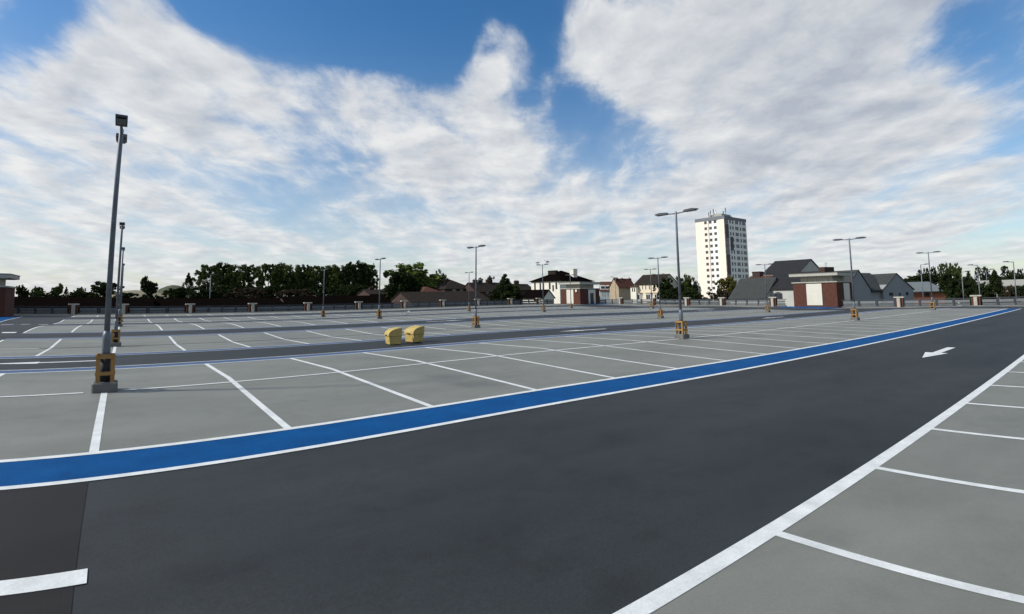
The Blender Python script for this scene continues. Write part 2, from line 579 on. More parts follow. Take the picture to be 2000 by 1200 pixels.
# the drawn centre line of the first row stops at each lamp block; the other rows show a dark joint
for k in range(-1, 4):
    a_ = UB + 19.2 * k + 0.33 if k >= 0 else UL
    b_ = UB + 19.2 * (k + 1) - 0.36 if k < 3 else UR
    lay('centre_line', a_, b_, 12.90, 13.0, H3, WHITE)
JOINT = mat('joint_sealant', (0.05, 0.05, 0.05), 0.8, 0.3, 3)
lay('drain_joint', -3.1, UR, 28.30, 28.42, H3, JOINT)
lay('centre_line', UL, -3.1, 28.32, 28.40, H3, WHITE)
for v in (48.2, 60.0):
    lay('drain_joint', UL, UR, v, v + 0.14, H3, JOINT)
# the near row, the half row along the back parapet and the bays along the far side
lay('bay_surface', 0.2, UR, -8.0, 2.24, H1, DECKG)
lay('edge_line', 0.2, UR, 2.165, 2.315, H2, WHITE)
for k in range(-1, 25):
    u = 4.40 + k * BW
    lay('bay_line', u - 0.055, u + 0.055, -7.0, 2.165, H2, WHITE)
lay('bay_surface', UL, 74.0, 72.4, 83.2, H1, DECKG)
for k in range(-2, 31):
    u = UB + k * BW
    lay('bay_line', u - 0.055, u + 0.055, 73.0, 78.5, H2, WHITE)
lay('bay_surface', 74.4, 80.6, -8, 28.5, H1, DECKG)
lay('bay_surface', 74.4, 80.6, 38.0, 70.0, H1, DECKG)
for k in range(12):
    lay('bay_line', 75.0, 80.0, 0.5 + k * BW - 0.055, 0.5 + k * BW + 0.055, H2, WHITE)
for k in range(13):
    lay('bay_line', 75.0, 80.0, 39 + k * BW - 0.055, 39 + k * BW + 0.055, H2, WHITE)
lay('blue_walkway', 73.6, 80.9, 29.0, 37.2, H1, BLUE)
lay('edge_line', 73.5, 73.6, 29.0, 37.2, H2, WHITE)
lay('blue_walkway', 76.5, 80.9, 70.6, 75.6, H1, BLUE)
lay('blue_walkway', -17.0, -9.8, 59.5, 74.0, H1, BLUE)
lay('edge_line', -9.8, -9.7, 59.5, 74.0, H2, WHITE)
lay('edge_line', -17.0, -9.7, 59.4, 59.5, H2, WHITE)
# older, darker surfacing across the lane by the cross lane
lay('old_surfacing', -59, -0.30, 2.0, 7.10, H1, ASPHD)
lay('lane_dash', -3.2, -0.22, 4.575, 4.825, H2, WHITE)
lay('lane_dash', -9.2, -6.2, 4.575, 4.825, H2, WHITE)
for a_, b_, v in ((-8.55, -7.75, 53.9), (-7.3, -6.65, 54.2), (-5.95, -5.3, 53.1), (-6.2, -5.5, 39.2), (-7.6, -6.9, 39.2)):
    lay('lane_dash', a_, b_, v, v + 0.75, H2, WHITE)


def arrow(u, v, s):
    # tip at u, pointing towards -x (s=1) or +x (s=-1)
    pts = [(0, 0), (1.7, 0.32), (1.7, 0.12), (3.75, 0.12), (3.75, -0.12), (1.7, -0.12), (1.7, -0.32)]
    P = [(u + s * a, v + b, zd(u + s * a, v + b) + H2) for a, b in pts]
    f = [(0, 6, 1), (2, 5, 4, 3)] if s > 0 else [(0, 1, 6), (2, 3, 4, 5)]
    ob('lane_arrow', MB().poly(P, f).mesh('lane_arrow', [WHITE]), deck)


for u, v, s in ((18.6, 4.56, 1), (-4.0, 21.1, 1), (19.1, 20.85, 1), (23.0, 36.4, -1), (41.0, 20.85, 1), (44.0, 4.56, 1), (-7.3, 52.0, -1), (60, 36.4, -1)):
    arrow(u, v, s)
# a seam of slightly raised kerb under the parapets
ob('kerb', MB().box(U0, U1, 83.3, 83.98, -0.02, 0.10).mesh('kerb', [PALE]), deck)


# ------------------------------------------------------------------ parapets
def pillar_mesh():
    m_ = MB()
    m_.box(-0.48, 0.48, -0.22, 0.22, -0.3, 1.22)
    return fix(m_.mesh('pillar', [BRICK]))


def parapet(name, label, origin, rz, length, pillars, step=2.0):
    # local x along the wall, local -y faces the deck
    t = thing(name, label, 'parapet', origin, rz)
    pm = pillar_mesh()
    cap = fix(MB().box(-0.60, 0.60, -0.32, 0.32, 1.22, 1.38, 0, 0.02).mesh('coping', [PALE]))
    pier = fix(MB().box(-0.19, 0.19, -0.52, -0.222, -0.3, 1.18, 0, 0.02).mesh('pier', [PALE]))
    pan = fix(MB().prism([(-0.07, 0.50), (-0.03, 0.84), (0.0, 0.84), (-0.04, 0.50)], 'x', -0.84, 0.84).mesh('panel', [PANELG]))
    low = fix(MB().prism([(0.02, 0.14), (0.0, 0.40), (0.03, 0.42), (0.05, 0.14)], 'x', -0.84, 0.84).mesh('lower_panel', [PANELG]))
    post = fix(MB().box(-0.10, 0.10, -0.10, 0.05, -0.3, 0.97).mesh('rail_post', [RAILB]))
    ps = sorted(pillars)
    for x in ps:
        p = ob('pillar', pm, t, (x, 0, 0))
        ob('coping', cap, p)
        ob('pier', pier, p)
    edges = [0.0] + ps + [length]
    for a, b in zip(edges, edges[1:]):
        if b - a < 1.6:
            continue
        a2, b2 = a + 0.5, b - 0.5
        part('top_rail', MB().box(a2, b2, -0.07, 0.03, 0.96, 1.06), RAILB, t)
        bp = [(-0.16, 0.40), (-0.24, 0.45), (-0.24, 0.50), (-0.18, 0.54), (-0.24, 0.58), (-0.24, 0.63), (-0.16, 0.68), (-0.13, 0.68), (-0.13, 0.40)]
        if (int(a) // 8) % 4 == 1:
            part('barrier_beam', MB().prism(bp, 'x', a2 + 0.1, b2 - 0.1), STEEL, t)
        part('kerb', MB().box(a2, b2, -0.12, 0.12, -0.3, 0.12), CONC, t)
        n = max(1, round((b2 - a2) / step))
        w = (b2 - a2) / n
        for i in range(n):
            o = ob('panel', pan, t, (a2 + (i + 0.5) * w, 0, 0))
            o.scale = (w / 2.0, 1, 1)
            o = ob('lower_panel', low, t, (a2 + (i + 0.5) * w, 0, 0))
            o.scale = (w / 2.0, 1, 1)
            if i:
                ob('rail_post', post, t, (a2 + i * w, 0, 0))
    return t


parapet('back_parapet', 'long brick-piered parapet with grey panels and dark rail before the tall tree row', (-32.0, 83.6, 0), 0.0, 107.9,
        [x + 32.0 for x in (-22.0, -13.8, -5.65, -0.1, 7.75, 15.8, 23.7, 31.8, 39.9, 47.6, 55.3, 63.4, 71.0)])
parapet('side_parapet', 'brick-piered parapet with grey panels between the two brick kiosks', (80.8, 75.8, 0.06), -math.pi / 2, 39.2,
        [75.8 - v for v in (69.4, 61.5, 54.3, 47.6, 39.0)])
parapet('side_parapet', 'brick-piered parapet with grey panels below the grey gabled house and conifers', (80.8, 29.7, -0.14), -math.pi / 2, 60.0,
        [29.7 - v for v in (22.0, 13.5, 5.5, -2.5, -10.5, -18.5, -26)])


# ------------------------------------------------------------------ kiosks
def kiosk(label, u, v, s, hb, z0, door_right=True, lamp=True):
    # u, v: corner towards the camera; s: side length
    t = thing('stair_kiosk', label, 'kiosk', (u, v, z0))
    w = MB()
    w.box(0, s, 0, s, -3, hb)
    part('brick_wall', w, BRICK, t)
    part('coping', MB().box(-0.14, s + 0.14, -0.14, s + 0.14, hb + 0.002, hb + 0.17), PALE, t)
    i = 0.85
    ch = hb + 0.95
    part('clerestory_core', MB().box(i, s - i, i, s - i, hb + 0.17, ch), CLAD, t)
    bm_ = fix(MB().box(-0.05, 0.05, -0.025, 0.0, hb + 0.2, ch - 0.02).mesh('cladding_board', [CLAD]))
    n = int((s - 2 * i) / 0.42)
    for k in range(n + 1):
        p = i + 0.06 + k * (s - 2 * i - 0.12) / n
        ob('cladding_board', bm_, t, (p, i - 0.001, 0))
        ob('cladding_board', bm_, t, (i - 0.001, p, 0), -math.pi / 2)
    rp = [(-0.35, ch + 0.06), (0.3, ch + 0.002), (s - 0.3, ch + 0.002), (s + 0.35, ch + 0.06), (s + 0.35, ch + 0.46), (-0.35, ch + 0.46)]
    rf = part('roof_slab', MB().prism(rp, 'y', -0.35, s + 0.35), FASC, t)
    part('roof_edge', MB().box(-0.40, s + 0.40, -0.40, s + 0.40, ch + 0.462, ch + 0.53), CONC, rf)
    # left (lit) face: one wide cream panel, right face: panel with a door
    wd = s * 0.335
    a = s * 0.34
    pf = part('wall_panel', MB().box(-0.05, -0.002, a, a + wd, 0.16, hb - 0.12), CREAM, t)
    for q in (a - 0.05, a + wd):
        part('panel_trim', MB().box(-0.07, -0.002, q, q + 0.05, 0.16, hb - 0.12), FRAMEW, pf)
    b0 = s * 0.42
    w2 = s * 0.36
    pr = part('wall_panel', MB().box(b0, b0 + w2, -0.05, -0.002, 0.16, hb - 0.12), CREAM, t)
    if door_right:
        dr = part('door', MB().box(b0 + w2 * .24, b0 + w2 * .72, -0.075, -0.052, 0.02, 2.35), DSTEEL, t)
        part('door_glazing', MB().box(b0 + w2 * .32, b0 + w2 * .64, -0.09, -0.076, 1.2, 2.15), GLASS, dr)
        part('door_handle', MB().box(b0 + w2 * .64, b0 + w2 * .67, -0.13, -0.076, 0.95, 1.25), STEEL, dr)
    if lamp:
        la = MB()
        la.box(-0.28, -0.002, s * .12, s * .12 + .42, hb - .62, hb - .12, 0, .04)
        part('wall_lamp', la, FRAMEW, t)
    return t


kiosk('red brick kiosk with wide canopy roof beside the grey gabled house', 81.7, 30.1, 6.2, 3.45, -0.02, False, False)
kiosk('red brick kiosk with dark door and small wall lamp in front of the white pub', 75.9, 76.0, 5.8, 3.2, 0.02, True, True)
kiosk('shaded red brick kiosk with flat canopy roof at the end of the cross lane', -17.45, 74.6, 5.9, 3.15, 0.0, False, True)


# ------------------------------------------------------------------ lamp posts
def lamp_proto():
    t = thing('lamp_post', 'x', 'lamp post')
    part('base_block', MB().box(-0.225, 0.225, -0.225, 0.225, -0.08, 0.19, 0, 0.025), CONC, t)
    part('pole_sleeve', MB().tube([((0, 0, 0.19), .078, (0, 0, 1)), ((0, 0, 1.10), .078, (0, 0, 1)), ((0, 0, 1.20), .055, (0, 0, 1))], 14), STEEL, t, smooth=True)
    part('pole_root', MB().tube([((0, 0, 0.192), .095, (0, 0, 1)), ((0, 0, 0.70), .095, (0, 0, 1))], 14), BLACK, t, smooth=True)
    part('pole', MB().tube([((0, 0, 1.17), .055, (0, 0, 1)), ((0, 0, 5.36), .043, (0, 0, 1)), ((0, 0, 5.40), .02, (0, 0, 1))], 12), STEEL, t, smooth=True)
    part('pole_door', MB().box(-0.035, 0.035, -0.085, -0.07, 0.78, 1.04), STEEL, t)
    up = fix(MB().prism([(-0.035, -0.01), (0.035, -0.01), (0.035, 0.01), (-0.015, 0.01), (-0.015, 0.055), (-0.035, 0.055)], 'z', 0.19, 0.70).mesh('guard_upright', [YEL]))
    for sx in (-1, 1):
        for sy in (-1, 1):
            o = ob('guard_upright', up, t, (sx * 0.128, sy * 0.155, 0))
            o.rotation_euler = (0, 0, 0 if sy < 0 else math.pi)
    for z0, z1, n_ in ((0.655, 0.735, 0), (0.33, 0.40, 1)):
        b = MB()
        o_, i_ = 0.172, 0.152
        b.box(-o_, o_, -o_ - .004, -i_ - .012, z0, z1)
        b.box(-o_, o_, i_ + .012, o_ + .004, z0, z1)
        b.box(-o_ - .002, -i_, -i_ - .010, i_ + .010, z0 + .002, z1 - .002)
        b.box(i_, o_ + .002, -i_ - .010, i_ + .010, z0 + .002, z1 - .002)
        part('guard_band', b, YEL, t)
    for s in (-1, 1):
        part('arm', MB().tube([((0, 0, 5.30), .030, (0, s, .05)), ((0, s * .50, 5.335), .026, (0, s, .05))], 8), STEEL, t, smooth=True)
        h = MB()
        prof = [(s * .40, 5.32), (s * .46, 5.40), (s * .80, 5.42), (s * 1.02, 5.385), (s * 1.02, 5.345), (s * .48, 5.31)]
        h.prism(prof, 'x', -0.105, 0.105)
        hh = part('lamp_head', h, DSTEEL, t)
        part('lens', MB().box(-0.08, 0.08, min(s * .58, s * .96), max(s * .58, s * .96), 5.305, 5.318), PANELG, hh)
    return t


lp = lamp_proto()
first = True
ROWN = ['the row beside the wide blue walkway', 'the row behind the yellow bins', 'the third row back', 'the row nearest the back parapet']
ORD = ['first from the cross lane', 'second from the cross lane', 'third from the cross lane', 'fourth from the cross lane']
LAMPS = {}
for j in range(4):
    for k in range(4):
        o = lp if first else copy_tree(lp)
        first = False
        u = UB + 19.2 * k + (0, -0.25 if j else 0.0, 0.05, 0.6)[k]
        if j == 0 and k == 3:
            u += 1.2
        v = MID[j] + (0.1 if j == 0 else 0) + (0.3 if k == 3 else 0)
        o.location = (u, v, zd(u, v))
        o['label'] = 'twin-arm lamp post, %s in %s' % (ORD[k], ROWN[j])
        o['group'] = 'twin-arm lamp posts on the car park deck'
        LAMPS[j, k] = o


# ------------------------------------------------------------------ grit bins
def grit_bin(label, u, v, rz, sc_=1.0):
    t = thing('grit_bin', label, 'grit bin', (u, v, zd(u, v) + H1), rz, 'yellow grit bins in the lane')
    # local x runs from the low front (0) to the tall back
    L_, W = 0.50 * sc_, 0.33 * sc_
    fr = [(0.04, 0.03), (0.0, 0.36), (0.03, 0.39), (L_ - 0.01, 0.39), (L_, 0.36), (L_ - 0.04, 0.03)]
    part('body', MB().prism(fr, 'y', -W, W), BINY, t)
    part('foot', MB().box(0.07, 0.15, -W + .06, W - .06, 0.0, 0.03), BLACK, t)
    part('foot', MB().box(L_ - .17, L_ - .09, -W + .06, W - .06, 0, .03), BLACK, t)
    arc = [(-0.025, 0.365), (-0.025, 0.42)]
    for i in range(1, 10):
        a = math.pi * 0.5 * i / 9
        arc.append((-0.025 + (L_ + .03) * (1 - math.cos(a)), 0.42 + 0.27 * math.sin(a)))
    arc += [(L_ + 0.005, 0.365)]
    lid = part('lid', MB().prism(arc, 'y', -W - .025, W + .025), BINY, t)
    part('handle', MB().box(-0.055, -0.026, -0.10, 0.10, 0.37, 0.405), BLACK, lid)
    part('lid_seam', MB().box(0.005, L_ - .005, -W - .004, -W + .01, 0.350, 0.362), DSTEEL, t)
    return t


grit_bin('yellow plastic grit bin with curved lid, nearer the cross lane, slightly turned', 9.09, 20.6, R(-10), 1.06)
grit_bin('yellow plastic grit bin with curved lid, farther from the cross lane', 10.22, 20.85, R(6), 1.06)


# ------------------------------------------------------------------ gulls
def gull(label, loc, rz, s=1.0):
    t = thing('gull', label, 'gull', loc, rz)
    prof = [(-.24, .0), (-.20, .02), (-.12, .06), (0, .085), (.08, .075), (.13, .045), (.16, .038), (.20, .045), (.235, .03), (.25, .0)]
    rings = [((x, 0, .17 + (x * .25 if x < .1 else .03 + (x - .1) * 1.0)), max(r, .004), (1, 0, .3)) for x, r in prof]
    part('body', MB().tube(rings, 8), GULLW, t, smooth=True)
    w = MB()
    for sy in (-1, 1):
        w.poly([(.07, sy * .065, .25), (-.02, sy * .092, .20), (-.28, sy * .03, .13), (-.10, sy * .055, .245), (.05, sy * .075, .18)], [(0, 1, 2, 3), (0, 4, 1)])
    part('wing', w, GULLG, t)
    part('beak', MB().tube([((.24, 0, .345), .012, (1, 0, -.1)), ((.30, 0, .335), .003, (1, 0, -.1))], 5), YEL, t)
    part('leg', MB().tube([((.0, .03, 0), .006, (0, 0, 1)), ((.0, .03, .12), .006, (0, 0, 1))], 5), YEL, t)
    part('leg', MB().tube([((.0, -.03, 0), .006, (0, 0, 1)), ((.0, -.03, .12), .006, (0, 0, 1))], 5), YEL, t)
    t.scale = (s, s, s)
    return t


gull('white gull standing alone on the deck between painted bays', (27.0, 55.8, zd(27, 55.8) + H1), R(-30), 1.35)
g = LAMPS[2, 2].location
gull('gull perched on the far arm of a twin-arm lamp post before the white pub', (g.x, g.y + .78, g.z + 5.42), R(-35), 1.2)
gull('gull perched on the near arm of a twin-arm lamp post before the white pub', (g.x, g.y - .78, g.z + 5.42), R(150), 1.3)


# ------------------------------------------------------------------ houses
def Fp(px, D, py=580):
    d, _ = hd(px, py)
    return Vector((d.x * D, d.y * D))


def fac_u(xl, xc, D):            # facade facing -x, right end on ray xc at distance D
    P1 = Fp(xc, D)
    d, _ = hd(xl)
    return d * (P1.x / d.x), P1


def fac_v(xl, xr, v):            # facade facing -y
    a, b = hd(xl)[0], hd(xr)[0]
    return a * (v / a.y), b * (v / b.y)


def fac_a(xl, D, ang, xr):       # facade from ray xl at distance D running at angle ang to ray xr
    P0 = Fp(xl, D)
    e = Vector((math.cos(ang), math.sin(ang)))
    d = hd(xr)[0]
    s = (d.x * P0.y - d.y * P0.x) / (d.y * e.x - d.x * e.y)
    return P0, P0 + e * s


def zat(px, py, P):
    return EYE.z + hd(px, py)[1] * P.length


WCACHE = {}


def window_mesh(w, h, fm=None):
    fm = fm or FRAMEW
    k = (round(w, 2), round(h, 2), fm.name)
    if k not in WCACHE:
        t = min(0.08, w * 0.16)
        b = MB()
        b.box(-w / 2 + t, w / 2 - t, -0.03, -0.003, t, h - t, 1)
        b.box(-w / 2, -w / 2 + t, -0.07, -0.003, 0, h)
        b.box(w / 2 - t, w / 2, -0.07, -0.003, 0, h)
        b.box(-w / 2 + t, w / 2 - t, -0.068, -0.003, 0, t)
        b.box(-w / 2 + t, w / 2 - t, -0.068, -0.003, h - t, h)
        if w > 0.75:
            b.box(-t / 3, t / 3, -0.055, -0.031, t, h - t)
        WCACHE[k] = fix(b.mesh('window', [fm, GLASS]))
    return WCACHE[k]


def house(name, label, cat, P0, P1, depth, ze, zr, roof, wm, rm, zg=ZG, ov=0.35, wins=(), rwins=(), swins=(), chims=(), fm=None, pots=True):
    e = P1 - P0
    L_ = e.length
    rz = math.atan2(e.y, e.x)
    e = e / L_
    t = thing(name, label, cat, (P0.x, P0.y, zg), rz)
    E, Rr = ze - zg, zr - zg
    w = MB().box(0, L_, 0, depth, 0, E)
    if roof == 'along':
        w.prism([(0.0, E), (depth, E), (depth / 2, Rr - 0.16)], 'x', 0.0, L_)
    elif roof == 'across':
        w.prism([(0.0, E), (L_, E), (L_ / 2, Rr - 0.16)], 'y', 0.0, depth)
    part('wall', w, wm, t)
    r = MB()
    th = 0.16
    if roof in ('along', 'across'):
        d_ = depth if roof == 'along' else L_
        s = (Rr - E) / (d_ / 2)
        pr = [(-ov, E - ov * s), (d_ / 2, Rr), (d_ + ov, E - ov * s), (d_ + ov, E - ov * s - th), (d_ / 2, Rr - th), (-ov, E - ov * s - th)]
        pr = [(a, b + 0.05) for a, b in pr]
        if roof == 'along':
            r.prism(pr, 'x', -0.2, L_ + 0.2)
        else:
            r.prism(pr, 'y', -0.2, depth + 0.2)
    elif roof == 'hip':
        k = min(L_, depth) / 2
        a, b = ((k, depth / 2), (L_ - k, depth / 2)) if L_ >= depth else ((L_ / 2, k), (L_ / 2, depth - k))
        o = ov
        z = E + 0.003
        pts = [(-o, -o, z), (L_ + o, -o, z), (L_ + o, depth + o, z), (-o, depth + o, z), (-o, -o, z + .12), (L_ + o, -o, z + .12), (L_ + o, depth + o, z + .12),
               (-o, depth + o, z + .12), (a[0], a[1], Rr), (b[0], b[1], Rr)]
        f = [(3, 2, 1, 0), (0, 1, 5, 4), (1, 2, 6, 5), (2, 3, 7, 6), (3, 0, 4, 7)]
        f += [(4, 5, 9, 8), (5, 6, 9), (6, 7, 8, 9), (7, 4, 8)] if L_ >= depth else [(4, 5, 8), (5, 6, 9, 8), (6, 7, 9), (7, 4, 8, 9)]
        r.poly(pts, f)
    elif roof == 'mono':
        r.prism([(-ov, E), (depth, Rr), (depth, Rr + th), (-ov, E + th)], 'x', -0.2, L_ + 0.2)
    else:
        r.box(-ov, L_ + ov, -ov, depth + ov, E + 0.002, E + 0.3)
    ro = part('roof', r, rm, t)
    for (cx, cy, cw, cd, ct, cm) in chims:
        zb = E + 0.2
        c = part('chimney', MB().box(cx - cw / 2, cx + cw / 2, cy - cd / 2, cy + cd / 2, zb, ct - zg).box(cx - cw / 2 - .08, cx + cw / 2 + .08, cy - cd / 2 - .08, cy + cd / 2 + .08, ct - zg - .22, ct - zg - .08), cm, t)
        if pots:
            n = max(2, int(max(cw, cd) / 0.45))
            for q in range(n):
                f_ = (q + .5) / n - .5
                p = (cx + (cw * f_ if cw >= cd else 0), cy + (cd * f_ if cd > cw else 0), ct - zg)
                part('chimney_pot', MB().tube([((0, 0, 0), .12, (0, 0, 1)), ((0, 0, .4), .09, (0, 0, 1))], 7), RTILE, c, p)
    n2 = Vector((-e.y, e.x))

    def hit(px, py, face):
        v = ray(px, py)
        o_ = P0 if face != 'r' else P1
        nn = n2 if face == 'f' else e
        tt = (nn.x * o_.x + nn.y * o_.y) / (nn.x * v.x + nn.y * v.y)
        q = Vector((v.x * tt, v.y * tt)) - P0
        return (q.dot(e) if face == 'f' else q.dot(n2)), EYE.z + v.z * tt - zg
    for face, lst in (('f', wins), ('r', rwins)):
        for x0, y0, x1, y1 in lst:
            s0, z1 = hit(x0, y0, face)
            s1, z0 = hit(x1, y1, face)
            if face == 'r':
                s0, s1 = min(s0, s1), max(s0, s1)
            me = window_mesh(abs(s1 - s0), abs(z1 - z0), fm)
            if face == 'f':
                ob('window', me, t, ((s0 + s1) / 2, 0, z0))
            else:
                ob('window', me, t, (L_, (s0 + s1) / 2, z0), math.pi / 2)
    return t


# the white pub and its low wing
P0, P1 = fac_u(1038, 1094, 138)
house('pub', 'white two-storey pub with dark hipped roof and two chimneys behind the kiosk with a door', 'pub', P0, P1, 12.5,
      zat(1094, 549, P1), zat(1094, 530, P1) + 0.6, 'hip', WREND, DTILE, ov=0.5,
      wins=[(1043.5, 552, 1046.5, 566), (1054, 553, 1057, 566), (1060, 553, 1063, 566), (1072, 552, 1075.5, 565), (1079, 557, 1082, 569), (1085, 552, 1088.5, 565), (1068, 572, 1071, 583)],
      chims=[((P1 - P0).length * .40, 4.2, 3.2, 1.0, zat(1063, 527.5, P1 * 1.03), BTILE), ((P1 - P0).length * .80, 7.6, 1.5, 1.5, zat(1122, 525, P1 * 1.04), WREND)], fm=DSTEEL, pots=False)
P0, P1 = fac_u(1021, 1062, 126)
house('pub_wing', 'low white outhouse with black tiled roof in front of the white pub', 'outhouse', P0, P1, 3.4, zat(1040, 580, P1), zat(1040, 566, P1), 'along', WREND, DTILE, wins=[(1043, 582, 1047, 590)], fm=DSTEEL)
# distant terrace with dormers
P0, P1 = fac_a(1172, 205, R(-52), 1203)
th_ = house('terraced_house', 'pale blue terrace with red roof and white dormers behind the kiosk with a door', 'house', P0, P1, 9, zat(1190, 567, P0), zat(1190, 550, P0), 'along', BLUER, RTILE,
            wins=[(1176, 570, 1178.5, 580), (1180.5, 570, 1183, 580), (1186, 570, 1188.5, 580), (1191, 570, 1193.5, 580), (1196, 570, 1198, 580)],
            chims=[(6, 4.5, 1.8, .9, zat(1187, 549, P0) + 1.2, DBRICK)])
for px in (1178, 1187, 1195):
    d_ = hd(px)[0]
    e_ = (P1 - P0).normalized()
    s_ = (d_.x * P0.y - d_.y * P0.x) / (d_.y * e_.x - d_.x * e_.y)
    zz = zat(px, 566, P0) - ZG
    dm = part('dormer', MB().box(s_ - 1.1, s_ + 1.1, 0.35, 3.0, zz - .1, zz + 1.75), FRAMEW, th_)
    part('pane', MB().box(s_ - .7, s_ + .7, 0.32, 0.348, zz + .35, zz + 1.35), GLASS, dm)
# tan gabled house
P0, P1 = fac_a(1209, 178, R(-8), 1241)
house('gabled_house', 'tan stone house with red-brown tiled roof and three chimneys beside the pale blue terrace', 'house', P0, P1, 4.6, zat(1210, 560, P0), zat(1210, 549, P0) + .9, 'along', TANST, RTILE,
      chims=[(.8, 2.3, .9, 1.5, zat(1207, 544.5, P0), DBRICK), ((P1 - P0).length * .5, 2.3, 1.0, .8, zat(1222, 543.5, P0), DBRICK), ((P1 - P0).length * .96, 2.3, 1.0, .9, zat(1239, 543, P0), DBRICK)])
P0, P1 = fac_u(1232, 1243, 162)
house('rendered_annex', 'narrow bright white rendered annex joined to the cream terrace', 'house', P0, P1, 5, zat(1238, 560.5, P1), zat(1238, 557, P1), 'mono', WREND, RTILE, wins=[(1234.5, 563, 1236.5, 570), (1238.5, 563, 1240.5, 570)], fm=DSTEEL)
P0, P1 = fac_u(1241, 1292, 158)
ct = house('cream_terrace', 'cream rendered terrace with bay windows and brown roof left of the tall tower', 'house', P0, P1, 8.5, zat(1280, 553.5, P1), zat(1292, 538, P1) + .5, 'along', CRENDER, BTILE,
           wins=[(1246.5, 557, 1249, 566), (1254, 557, 1256, 566), (1260, 557, 1262.5, 566), (1267, 557, 1270, 566), (1276, 557, 1278.5, 566), (1285, 557, 1287, 566)],
           chims=[((P1 - P0).length * .42, 4.2, 1.2, 2.0, zat(1267, 537.5, P1) + .2, DBRICK), ((P1 - P0).length * .78, 4.2, .8, .8, zat(1292, 537, P1) + .2, DBRICK)])
Lc = (P1 - P0).length
for f_ in (.16, .56, .88):
    x_ = Lc * f_
    zb = zat(1270, 586, P1) - ZG - .6
    bw = part('bay_window', MB().prism([(x_ - 1.2, 0.0), (x_ - .8, -.75), (x_ + .8, -.75), (x_ + 1.2, 0.0)], 'z', zb, zb + 2.5), FRAMEW, ct)
    part('pane', MB().box(x_ - .68, x_ - .06, -.78, -.752, zb + .8, zb + 2.2).box(x_ + .06, x_ + .68, -.78, -.752, zb + .8, zb + 2.2), GLASS, bw)
    part('bay_roof', MB().prism([(x_ - 1.35, 0.0), (x_ - .9, -.92), (x_ + .9, -.92), (x_ + 1.35, 0.0)], 'z', zb + 2.502, zb + 2.75), TANST, bw)

# houses behind the back parapet, left to middle
P0, P1 = fac_v(-60, 300, 92)
house('long_shed', 'long low dark brown tiled roof behind the parapet by the cross lane', 'shed', P0, P1, 14, 0.5, 2.2, 'along', DBRICK, DTILE)
P0, P1 = fac_v(296, 560, 95)
house('long_shed', 'long low dark brown roof under the tall tree row', 'shed', P0, P1, 13, 0.5, 2.1, 'along', DBRICK, DTILE)
P0, P1 = fac_v(566, 770, 97)
house('long_shed', 'long low dark roof between the tree row and the round dark tree', 'shed', P0, P1, 12, 0.5, 2.4, 'along', DBRICK, DTILE)
P0, P1 = fac_v(808, 962, 97)
house('barn', 'broad low moss brown roof with gable end below the hipped house', 'barn', P0, P1, 13, 0.6, zat(900, 569, Fp(900, 115)), 'along', DBRICK, BTILE)
P0, P1 = fac_v(822, 868, 124)
house('bungalow', 'small brown tiled house beside the light green tree', 'house', P0, P1, 9, zat(845, 574, P0), zat(845, 561.5, P0) + .3, 'hip', DBRICK, RTILE, wins=[(830, 575, 834, 579)])
P0, P1 = fac_v(869, 924, 134)
house('hipped_house', 'brown hipped-roof brick house with one broad chimney', 'house', P0, P1, 11, zat(895, 565, P0), zat(900, 549, P0) + .6, 'hip', DBRICK, BTILE, wins=[(884, 566, 889, 572), (899, 566, 904, 572)],
      chims=[((P1 - P0).length * .38, 5.5, 1.7, .9, zat(891, 546.5, P0) + .3, DBRICK)], pots=False)
P0, P1 = fac_v(930, 990, 128)
house('gabled_brick_house', 'dark brick gabled house with two chimneys behind the round-topped bush', 'house', P0, P1, 9, zat(955, 569, P0), zat(950, 551, P0), 'along', DBRICK, BTILE, wins=[(950, 569, 954, 573)],
      chims=[((P1 - P0).length * .22, 4.5, 1.4, .8, zat(942, 545.5, P0), DBRICK), ((P1 - P0).length * .66, 4.5, 1.6, .9, zat(970, 547, P0), DBRICK)])
P0, P1 = fac_v(1000, 1044, 150)
house('brown_house', 'brown tiled house with a row of chimney pots left of the white pub', 'house', P0, P1, 9, zat(1020, 566, P0), zat(1020, 554, P0), 'along', DBRICK, BTILE,
      chims=[((P1 - P0).length * .52, 4.5, 2.0, .8, zat(1024, 547.5, P0), DBRICK)])
P0, P1 = fac_v(722, 765, 120)
house('cottage', 'small brown cottage roof between the tree row and the round dark tree', 'house', P0, P1, 8, zat(742, 574, P0), zat(742, 565, P0), 'along', DBRICK, BTILE, chims=[(2.0, 4, 1.2, .8, zat(735, 565, P0) + .4, DBRICK)])

# right: slate-roofed buildings around the kiosk
P0, P1 = fac_u(1426, 1494, 104)
house('slate_shed', 'light walled shed with long plain grey slate roof left of the arched-window hall', 'shed', P0, P1, 9, zat(1470, 580.5, P1), zat(1470, 548, P1) + .55, 'along', LGREND, GSLATE,
      wins=[(1437, 583, 1455, 586)], fm=DSTEEL)
P0, P1 = fac_u(1452, 1500, 122)
house('red_roofed_house', 'house with dark red ridge and broad red brick chimney below the tower', 'house', P0, P1, 8, zat(1480, 553, P1), zat(1480, 540, P1) + .2, 'along', DBRICK, RTILE,
      chims=[(1.5, 4.0, 1.7, 1.7, zat(1458, 529.5, P1), DBRICK)], pots=False)
P0, P1 = fac_u(1494, 1564, 132)
house('tall_hall', 'tall hall with steep dark slate roof rising above the kiosk on the blue pad', 'hall', P0, P1, 13, zat(1500, 532.5, P1), zat(1564, 505, P1) + .1, 'along', LGREND, SLATE, wins=[(1499, 540, 1504, 546)], fm=DSTEEL)
P0, P1 = fac_u(1493, 1590, 103)
